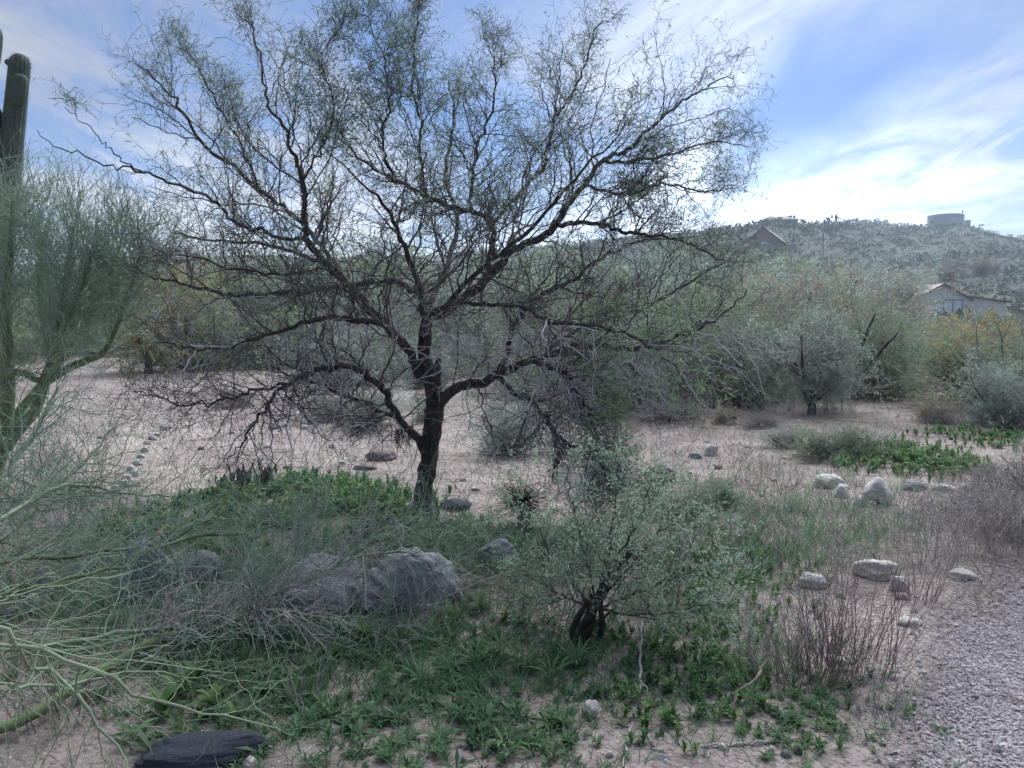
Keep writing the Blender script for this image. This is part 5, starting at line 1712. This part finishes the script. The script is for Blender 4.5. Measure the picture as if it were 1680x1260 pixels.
def build_weeds():
    g = np.random.default_rng(101)
    lush = [rosette(g, int(g.integers(10, 18)), g.uniform(.07, .11), g.uniform(.02, .036), g.uniform(.9, 1.3), 1.2, 2, .18, g.uniform(.04, .12)) for _ in range(9)]
    low = [rosette(g, int(g.integers(9, 18)), g.uniform(.03, .06), g.uniform(.008, .016), g.uniform(.3, .9), .8, 2, .3, .02) for _ in range(9)]
    tiny = [rosette(g, 12, .035, .018, .9, .9, 1, 0., .05) for _ in range(4)]

    def scatter(protos, xy, smin, smax, mat, name, label):
        q = Geo()
        for j, (V, Qd) in enumerate(protos):
            s = xy[j::len(protos)]
            n = len(s)
            merge_copies(q, V, Qd, None, on_ground(s, -.004), g.uniform(0, 6.3, n), g.uniform(smin, smax, n), g.normal(0, .15, n))
        o = q.build(name, M[mat], kind="stuff")
        tag(o, label, "weeds")
    P1 = [(325, 812), (400, 795), (480, 785), (560, 790), (650, 805), (690, 845), (690, 880), (600, 872), (520, 878), (440, 895), (340, 892), (240, 880), (180, 858), (250, 835)]
    scatter(lush, patch_points(P1, 520, g, 1.5, .12), .3, 1.1, 'weed', "lush_weeds", "lush bright broad-leaved weeds around the foot of the mesquite")
    P2 = [(1060, 905), (1130, 880), (1200, 888), (1265, 905), (1280, 950), (1220, 990), (1245, 1060), (1235, 1130), (1200, 1180), (1120, 1190), (1020, 1165), (985, 1105), (1010, 1060), (1110, 1010)]
    scatter(lush, patch_points(P2, 900, g, 1.2, .5), .18, .62, 'weed', "clover_weeds", "bright green clover-like weeds right of the feathery shrub")
    P6 = [(1380, 735), (1450, 728), (1540, 740), (1600, 760), (1630, 772), (1600, 786), (1500, 782), (1420, 772), (1370, 762)]
    scatter(lush, patch_points(P6, 380, g, .5, .5), .5, 1.15, 'weed', "leafy_mass", "mass of green leafy weeds beyond the pale boulders")
    Pa = [(1500, 712), (1640, 705), (1690, 720), (1690, 745), (1600, 730)]
    scatter(lush, patch_points(Pa, 160, g, .5, .4), .4, 1.0, 'weed', "leafy_patch", "patch of green weeds under the overhanging tree")
    P3 = [(430, 1060), (560, 1030), (700, 1010), (940, 1020), (1000, 1090), (1030, 1180), (940, 1228), (760, 1246), (600, 1244), (500, 1215), (400, 1130)]
    scatter(low, patch_points(P3, 700, g, 1.6, .2), .35, 1.5, 'weed_dark', "low_weeds", "low dark green rosette weeds over the nearest ground")
    P4 = [(1180, 1130), (1300, 1090), (1400, 1110), (1440, 1160), (1475, 1200), (1400, 1235), (1330, 1200), (1240, 1195)]
    scatter(low, patch_points(P4, 700, g, 1.6, .25), .35, 1.3, 'weed_dark', "trackside_weeds", "dark green weeds at the foot of the brown dry stalks")
    P5 = [(1130, 845), (1230, 820), (1400, 835), (1520, 850), (1500, 885), (1400, 925), (1280, 935), (1180, 880)]
    scatter(tiny, patch_points(P5, 420, g, .9, .35), .9, 2.2, 'weed_blue', "low_ground_cover", "thin green ground cover in front of the pale boulders")
    P8 = [(0, 900), (180, 870), (330, 890), (480, 905), (700, 880), (880, 880), (900, 930), (850, 1010), (700, 1020), (430, 1060), (300, 1120), (0, 1080)]
    scatter(tiny, patch_points(P8, 330, g, .8, .3), .9, 2.4, 'weed_blue', "boulder_weeds", "small grey green weeds growing between the granite boulders")
    P9 = [(230, 1110), (330, 1070), (450, 1050), (500, 1150), (460, 1210), (350, 1215), (250, 1190)]
    scatter(low, patch_points(P9, 420, g, 1.4, .3), .8, 1.8, 'weed_dark', "branch_weeds", "dark weeds under the sweeping green branch")
    Pb = [(600, 870), (780, 850), (900, 860), (1010, 870), (1000, 930), (870, 950), (760, 930), (640, 890)]
    scatter(low, patch_points(Pb, 300, g, 1., .4), .6, 1.3, 'weed_dark', "trunk_weeds", "weeds between the trunk and the feathery shrub")
    Pc = [(1060, 790), (1250, 770), (1500, 800), (1600, 830), (1540, 850), (1350, 830), (1150, 830)]
    scatter(tiny, patch_points(Pc, 90, g, .7, .3), 1.2, 2.8, 'weed_blue', "sparse_ground_cover", "sparse grey green ground cover around the pale boulders")
    Pd = [(0, 880), (300, 860), (700, 860), (1000, 850), (1200, 860), (1330, 930), (1260, 1060), (1420, 1180), (1250, 1235), (700, 1250), (420, 1225), (200, 1190), (0, 1150)]
    scatter(tiny, patch_points(Pd, 170, g, 1.9, .1), .5, 1.8, 'grass', "fine_ground_cover", "fine yellow green ground cover spread thinly over the nearest soil")
    scatter(low, patch_points(Pd, 110, g, 2.3, .1), .4, 1.1, 'weed_dark', "scattered_weeds", "scattered little weeds over the nearest soil")
    # grass
    q = Geo()
    xs = [patch_points(Pd, 170, g, 1.3, .15)]
    for poly, dens, kf in ((P3, 600, .15), (P1, 300, .3), (Pb, 450, .3), (P4, 300, .3), (P9, 300, .3), (P2, 150, .3), (P5, 260, .25), (P8, 160, .2)):
        xs.append(patch_points(poly, dens, g, 1.7, kf))
    xy = np.concatenate(xs)
    nb = 5
    A = np.repeat(on_ground(xy, -.005), nb, 0) + g.normal(size=(len(xy) * nb, 3)) * np.array([.012, .012, 0])
    n = len(A)
    d = np.column_stack([g.normal(0, .55, n), g.normal(0, .55, n), np.ones(n)])
    L = g.uniform(.04, .15, n)
    pth = grow(A, d, L, 3, .12, 0, 0, g, .5)
    side = unit(np.cross(d, g.normal(size=(n, 3))))[:, None] * (np.array([1., .8, .08])[None, :, None] * g.uniform(.0012, .003, (n, 1, 1)))
    V = np.stack([pth - side, pth + side], 2).reshape(n, 6, 3)
    b = (np.arange(n) * 6)[:, None]
    Q = np.concatenate([b + np.array([[2 * i, 2 * i + 1, 2 * i + 3, 2 * i + 2]]) for i in range(2)])
    q.add(V.reshape(-1, 3), Q)
    o = q.build("grass", M['grass'], kind="stuff")
    tag(o, "short thin green grass between the weeds", "grass")
    return g


GW = build_weeds()


def leafy_plant(kind, seed):
    """a weed whose leaves are separate parts"""
    g = np.random.default_rng(seed)
    root = thing("weed_plant", (0, 0, 0), "", "weed")
    if kind == 'broad':
        me = Geo().add(*blade(.085, .030, 1.1, 1.0, 5)).mesh("leaf", M['weed'])
        nl = 11
    elif kind == 'tooth':
        me = Geo().add(*blade(.085, .020, .9, .55, 7, .35)).mesh("leaf", M['weed_dark'])
        nl = 14
    else:
        me = Geo().add(*blade(.13, .007, 1.3, 1.2, 5)).mesh("leaf", M['grass'])
        nl = 26
    for i in range(nl):
        o = link("leaf", me, root)
        s = g.uniform(.6, 1.2)
        o.scale = (s, s, s)
        o.rotation_euler = (g.normal(0, .15), g.uniform(-.35, .25), i * 2.4 + g.uniform(-.4, .4))
        o.location = (0, 0, .004 * i if kind == 'broad' else .001 * i)
    root["used"] = 0
    return root


WG = "single weeds with distinct leaves"
W_B, W_T, W_S = leafy_plant('broad', 1), leafy_plant('tooth', 2), leafy_plant('grass', 3)
for proto, lab, spots in (
    (W_B, "broad-leaved bright green weed growing beneath the largest granite boulder", ((830, 1020), (790, 1005), (860, 1000), (560, 1040), (600, 1055), (740, 1030))),
    (W_T, "low rosette of toothed dark green leaves spread on bare soil", ((640, 1185), (700, 1160), (720, 1215), (590, 1210), (670, 1220), (800, 1190), (850, 1215), (760, 1175), (640, 1225), (900, 1190))),
    (W_S, "tuft of arching narrow grass blades in the short weeds", ((780, 1095), (860, 1105), (690, 1130), (945, 1100), (820, 1080), (905, 1120), (700, 1060), (740, 1110))),
):
    for i, (a, b) in enumerate(spots):
        o = place(proto, G(a, b), lab, rng.uniform(0, 6.3), rng.uniform(.8, 1.25), WG + " " + proto.children[0].data.materials[0].name.split('_')[0])
W_C = leafy_plant('broad', 4)
for a, b in ((290, 1150), (320, 1125), (350, 1170), (270, 1175), (430, 1060), (470, 1055)):
    place(W_C, G(a, b), "broad-leaved dark weed growing under the sweeping green branch", rng.uniform(0, 6.3), rng.uniform(.9, 1.4), "broad weeds under the branch")


# ------------------------------------------------------------------ hillside scrub
def build_scrub():
    g = np.random.default_rng(55)

    def clump(nq, seed):
        h = np.random.default_rng(seed)
        d = unit(h.normal(size=(nq, 3)))
        d[:, 2] = np.abs(d[:, 2])
        p = d * h.uniform(.45, 1., (nq, 1)) * np.array([1, 1, .75])
        q = Geo()
        leaves(q, p, unit(d + .8 * h.normal(size=(nq, 3))), h.uniform(.38, .72, nq), h.uniform(.2, .38, nq), h)
        return q.V[0], q.Q[0]
    for mat, seed, n, rmin, rmax, smin, smax, name, lab in (
        ('hill_green', 1, 5000, 55, 520, .6, 1.7, "hillside_scrub", "dark green scrub dotting the far hillside"),
        ('hill_grey', 2, 4400, 45, 520, .5, 1.5, "grey_hillside_scrub", "grey green low scrub covering the far hillside"),
        ('hill_brown', 3, 2600, 45, 450, .4, 1.2, "brown_hillside_scrub", "brownish dry scrub on the far hillside"),
    ):
        q = Geo()
        r = np.sqrt(g.uniform(rmin ** 2, rmax ** 2, n))
        az = g.uniform(-.72, .74, n)
        az = np.where(g.random(n) < .5, g.uniform(.1, .72, n), az)
        xy = np.column_stack([r * np.sin(az), r * np.cos(az)])
        # keep the house yards and the bare strip free
        ok = ~((np.abs(xy[:, 0] - 74) < 12) & (xy[:, 1] > 100) & (xy[:, 1] < 134))
        xy = xy[ok]
        n = len(xy)
        s = g.uniform(smin, smax, n) * np.where(g.random(n) < .15, 2.0, 1.) * (1 + .35 * np.sin(xy[:, 0] * .05) * np.sin(xy[:, 1] * .06))
        for j in range(3):
            V, Q = clump(15, seed * 10 + j)
            k = slice(j, None, 3)
            m = len(xy[k])
            merge_copies(q, V, Q, None, on_ground(xy[k], -.1), g.uniform(0, 6.3, m), s[k])
        tag(q.build(name, M[mat], kind="stuff"), lab, "scrub")
    # far-left hills
    q = Geo()
    n = 2600
    r = g.uniform(60, 640, n)
    az = g.uniform(-.75, .15, n)
    xy = np.column_stack([r * np.sin(az), r * np.cos(az)])
    s = g.uniform(.8, 2.0, n)
    V, Q = clump(14, 99)
    merge_copies(q, V, Q, None, on_ground(xy, -.1), g.uniform(0, 6.3, n), s)
    tag(q.build("distant_scrub", M['hill_grey'], kind="stuff"), "hazy scrub on the distant low hills past the clearing", "scrub")


build_scrub()


# ------------------------------------------------------------------ buildings on the hill
def boxg(geo, x0, x1, y0, y1, z0, z1):
    V = np.array([[x, y, z] for z in (z0, z1) for y in (y0, y1) for x in (x0, x1)], float)
    Q = [[0, 2, 3, 1], [4, 5, 7, 6], [0, 1, 5, 4], [2, 6, 7, 3], [0, 4, 6, 2], [1, 3, 7, 5]]
    geo.add(V, Q)
    return geo


def gable_house(name, loc, rz, label, W, D, eave, apex, wallm, roofm, window, wing=None):
    root = thing(name, loc, label, "house", None, rz)
    h = W / 2
    q = Geo()
    zb = -1.5
    V = np.array([[-h, 0, zb], [h, 0, zb], [h, 0, eave], [0, 0, apex], [-h, 0, eave], [-h, D, zb], [h, D, zb], [h, D, eave], [0, D, apex], [-h, D, eave]])
    q.add(V, [[0, 5, 6, 1], [1, 6, 7, 2], [0, 4, 9, 5]], None)
    q.add(V, None, [[0, 1, 2], [0, 2, 4], [4, 2, 3], [5, 7, 6], [5, 9, 7], [9, 8, 7]])
    q.build("wall", M[wallm], root, smooth=False)
    # two roof slopes with overhang
    for s in (-1, 1):
        q = Geo()
        ov, fo, th = .55, .6, .16
        dz = (apex - eave) / h
        e = np.array([[0, -fo, apex + .03], [s * (h + ov), -fo, eave + .03 - ov * dz], [s * (h + ov), D + fo, eave + .03 - ov * dz], [0, D + fo, apex + .03]])
        q.add(np.vstack([e, e + [0, 0, th]]), [[0, 1, 2, 3], [4, 7, 6, 5], [0, 4, 5, 1], [1, 5, 6, 2], [2, 6, 7, 3], [3, 7, 4, 0]])
        ro = q.build("roof", M[roofm], root, smooth=False)
        q = Geo()
        a, b2 = np.array([s * .0, -fo - .05, apex - .14]), np.array([s * (h + ov), -fo - .05, eave - .14 - ov * dz])
        q.add(np.vstack([a, b2, b2 + [0, .04, 0], a + [0, .04, 0], a + [0, 0, .36], b2 + [0, 0, .36], b2 + [0, .04, .36], a + [0, .04, .36]]),
              [[0, 1, 2, 3], [4, 7, 6, 5], [0, 4, 5, 1], [1, 5, 6, 2], [2, 6, 7, 3], [3, 7, 4, 0]])
        q.build("fascia", M['trim'], ro, smooth=False)
    x0, x1, z0, z1 = window
    f = Geo()
    t = .14
    boxg(f, x0 - t, x1 + t, -.10, -.003, z1, z1 + t)
    boxg(f, x0 - t, x1 + t, -.10, -.003, z0 - t, z0)
    boxg(f, x0 - t, x0, -.10, -.003, z0 + .003, z1 - .003)
    boxg(f, x1, x1 + t, -.10, -.003, z0 + .003, z1 - .003)
    xm = (x0 + x1) / 2
    boxg(f, xm - t / 2, xm + t / 2, -.09, -.003, z0 + .003, z1 - .003)
    wo = f.build("window", M['frame'], root, smooth=False)
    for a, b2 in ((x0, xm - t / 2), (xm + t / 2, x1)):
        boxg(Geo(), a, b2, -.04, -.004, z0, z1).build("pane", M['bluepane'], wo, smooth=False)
    if wing:
        wx, wd, wl, wr = wing
        q = Geo()
        V = np.array([[h + .003, 1.2, zb], [h + wx, 1.2, zb], [h + wx, 1.2, wr], [h + .003, 1.2, wl], [h + .003, 1.2 + wd, zb], [h + wx, 1.2 + wd, zb], [h + wx, 1.2 + wd, wr], [h + .003, 1.2 + wd, wl]])
        q.add(V, [[0, 1, 2, 3], [1, 5, 6, 2], [5, 4, 7, 6], [4, 0, 3, 7], [3, 2, 6, 7]])
        q.build("wing_wall", M['whitewall'], root, smooth=False)
        q = Geo()
        dz = (wr - wl) / wx
        e = np.array([[h + .02, .7, wl + .05], [h + wx + .6, .7, wr + .05 + .6 * dz], [h + wx + .6, 1.8 + wd, wr + .05 + .6 * dz], [h + .02, 1.8 + wd, wl + .05]])
        q.add(np.vstack([e, e + [0, 0, .22]]), [[0, 1, 2, 3], [4, 7, 6, 5], [0, 4, 5, 1], [1, 5, 6, 2], [2, 6, 7, 3], [3, 7, 4, 0]])
        ro = q.build("wing_roof", M[roofm], root, smooth=False)
        q = Geo()
        e2 = e[:2] + np.array([0, -.05, -.12])
        q.add(np.vstack([e2, e2[::-1] + [0, .04, 0], e2 + [0, 0, .3], e2[::-1] + [0, .04, .3]]), [[0, 1, 2, 3], [4, 7, 6, 5], [0, 4, 5, 1], [1, 5, 6, 2], [2, 6, 7, 3], [3, 7, 4, 0]])
        q.build("fascia", M['trim'], ro, smooth=False)
        boxg(Geo(), -h + 1.0, -h + 1.8, -.06, -.003, 1.9, 3.3).build("shutter", M['frame'], root, smooth=False)
    return root


hx = (1541 - CX) / F * 120
hz = float(hgt(hx, 120))
z_at = lambda py, Y: float(P(CX, py, Y)[2])
gable_house("house", (hx, 120, hz), R(-4), "beige stucco house with a low gable and bright blue window", 8.6, 11, z_at(491, 120) - hz, z_at(467, 120) - hz, 'stucco', 'roofing',
            (.35, 3.1, z_at(518, 120) - hz, z_at(493, 120) - hz), (6.2, 6, z_at(487, 120) - hz, z_at(496, 120) - hz))
ux = (1247 - CX) / F * 215
uz = float(hgt(ux, 215))
zt = z_at(373, 215) - uz
gable_house("house", (ux, 215, uz), R(-28), "brown gabled house with pale roof half hidden on the hillside", 8.5, 13, zt - 3.4, zt, 'redwall', 'roofing',
            (-.6, 1.6, zt - 6.2, zt - 4.0))
# low hipped house on the ridge
rx = (1275 - CX) / F * 300
rz_ = float(hgt(rx, 300))
root = thing("house", (rx, 300, rz_), "low hip-roofed house on the ridge above the brown gabled house", "house")
tz = max(z_at(359, 300) - rz_, 2.4)
boxg(Geo(), -6.5, 6.5, 0, 9, -1.5, tz - 1.8).build("wall", M['stucco'], root, smooth=False)
q = Geo()
q.add([[-7.3, -.8, tz - 1.8], [7.3, -.8, tz - 1.8], [7.3, 9.8, tz - 1.8], [-7.3, 9.8, tz - 1.8], [-3.5, 4.5, tz], [3.5, 4.5, tz]], [[0, 1, 5, 4], [2, 3, 4, 5]], [[1, 2, 5], [3, 0, 4]])
q.build("roof", M['roofing'], root, smooth=False)
for wx in (-4, 0, 4):
    wo = boxg(Geo(), wx - .8, wx + .8, -.1, -.01, tz - 3.6, tz - 2.4).build("window", M['frame'], root, smooth=False)
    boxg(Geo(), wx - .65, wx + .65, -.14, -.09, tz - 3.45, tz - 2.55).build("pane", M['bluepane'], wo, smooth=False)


def build_tank():
    Y = 470.
    x = (1540 - CX) / F * Y
    z = float(hgt(x, Y))
    root = thing("water_tank", (x, Y, z), "grey round steel water tank on the hilltop", "water tank")
    r = 26 / F * Y
    H = z_at(354, Y) - z
    n = 64
    th = np.arange(n) * 2 * np.pi / n
    prof = [(r, -3), (r, H * .5), (r, H - .1), (r * 1.012, H - .1), (r * 1.012, H + .15), (r * .5, H + .9), (.1, H + 1.4)]
    V = np.concatenate([np.column_stack([np.cos(th) * a, np.sin(th) * a, np.full(n, b)]) for a, b in prof])
    idx = np.arange(len(prof) * n).reshape(-1, n)

    def qd(a, b):
        i = idx[a:b]
        return np.stack([i[:-1], np.roll(i[:-1], -1, 1), np.roll(i[1:], -1, 1), i[1:]], -1).reshape(-1, 4)
    Geo().add(V, qd(0, 3)).build("shell", M['tank'], root)
    Geo().add(V, qd(2, 7)).build("roof", M['tank'], root)
    q = Geo()
    for k in range(7):
        a = R(-100) + k * .0
    boxg(q, r * .80, r * .80 + .08, -r * .62 - .15, -r * .62 - .07, -1, H)
    boxg(q, r * .80 + .5, r * .80 + .58, -r * .62 - .15, -r * .62 - .07, -1, H)
    for k in range(14):
        boxg(q, r * .80 + .081, r * .80 + .499, -r * .62 - .14, -r * .62 - .08, H * k / 14, H * k / 14 + .06)
    q.build("ladder", M['frame'], root, smooth=False)
    # mast and cabinets beside it
    mx = (1567 - CX) / F * Y
    mz = float(hgt(mx, Y))
    m = thing("antenna_mast", (mx, Y, mz), "thin antenna mast standing against the water tank", "mast")
    top = z_at(345, Y) - mz
    q = Geo()
    tubes(q, np.array([[[0, 0, -.5], [0, 0, top * .5], [0, 0, top]]]), np.array([[.22, .18, .12]]), 8)
    q.build("pole", M['tank'], m)
    for k in range(3):
        boxg(Geo(), -.45 + .0 * k, .45, -.3, -.1, top - 1.5 - 2.2 * k, top - .2 - 2.2 * k).build("antenna", M['tank'], m, smooth=False)
    cx = (1576 - CX) / F * Y
    cz = float(hgt(cx, Y))
    m = thing("equipment_cabinet", (cx, Y, cz), "pale equipment cabinet beside the hilltop water tank", "cabinet")
    boxg(Geo(), -1.4, 1.4, -1, 1, -.5, z_at(362, Y) - cz).build("body", M['tank'], m, smooth=False)
    boxg(Geo(), -1.5, 1.5, -1.1, 1.1, z_at(362, Y) - cz + .003, z_at(362, Y) - cz + .2).build("lid", M['frame'], m, smooth=False)
    boxg(Geo(), -.5, .5, -1.06, -1.003, .2, 2.2).build("door", M['frame'], m, smooth=False)


build_tank()


def pole(px, top_py, bot_py, Y, rpx, label, lean=0):
    a, b = P(px + lean, bot_py, Y), P(px, top_py, Y)
    a[2] = float(hgt(a[0], a[1]))
    root = thing("utility_pole", a, label, "pole")
    q = Geo()
    s = spline(np.array([[*(a + [0, 0, -.3]), rpx * 1.2 * Y / F], [*(a * .5 + b * .5), rpx * Y / F], [*b, rpx * .85 * Y / F]]), 8)
    tubes(q, s[None, :, :3] - a, s[None, :, 3], 8)
    q.build("shaft", M['pole'], root)
    q = Geo()
    boxg(q, -rpx * 1.3 * Y / F, rpx * 1.3 * Y / F, -rpx * 1.3 * Y / F, rpx * 1.3 * Y / F, b[2] - a[2], b[2] - a[2] + rpx * 1. * Y / F)
    c = q.build("cap", M['pole'], root, smooth=False)
    c.location = (b[0] - a[0], b[1] - a[1], 0)
    return root


pole(1299, 398, 470, 44, 2.2, "white weathered pole standing among brown trees", -4)
pole(1351, 381, 430, 120, 1.6, "thin grey pole upslope of the white pole")


def far_cactus(px, top_py, Y, label):
    x = (px - CX) / F * Y
    z = float(hgt(x, Y))
    root = thing("saguaro_cactus", (x, Y, z), label, "cactus")
    H = max(z_at(top_py, Y) - z, 2.)
    q = Geo()
    tubes(q, np.array([[[0, 0, -.3], [0, 0, H * .5], [0, 0, H * .92], [0, 0, H]]]), np.array([[.3, .36, .3, .05]]), 10)
    q.build("stem", M['saguaro'], root)
    q = Geo()
    tubes(q, spline(np.array([[.1, 0, H * .4], [.7, 0, H * .42], [.8, 0, H * .6], [.8, 0, H * .72]]), 10)[None], np.array([[.2] * 9 + [.04]]), 8)
    q.build("arm", M['saguaro'], root)


far_cactus(1397, 357, 380, "tiny far saguaro on the ridge nearest the water tank")
far_cactus(1345, 361, 340, "tiny far saguaro on the ridge right of the hip-roofed house")

# ------------------------------------------------------------------ air
hz_o = boxg(Geo(), -900, 900, -40, 800, -30, 75).build("haze", M['pole'], smooth=False, kind="stuff")
hm = bpy.data.materials.new("haze_air")
hm.use_nodes = True
hn, hl = hm.node_tree.nodes, hm.node_tree.links
hn.clear()
ho = hn.new("ShaderNodeOutputMaterial")
hv = hn.new("ShaderNodeVolumePrincipled")
hv.inputs['Color'].default_value = (.68, .84, 1.0, 1)
hv.inputs['Density'].default_value = .00042
hv.inputs['Anisotropy'].default_value = .3
hl.new(hv.outputs[0], ho.inputs['Volume'])
hz_o.data.materials.clear()
hz_o.data.materials.append(hm)
tag(hz_o, "thin pale bluish haze over the whole valley", "haze")
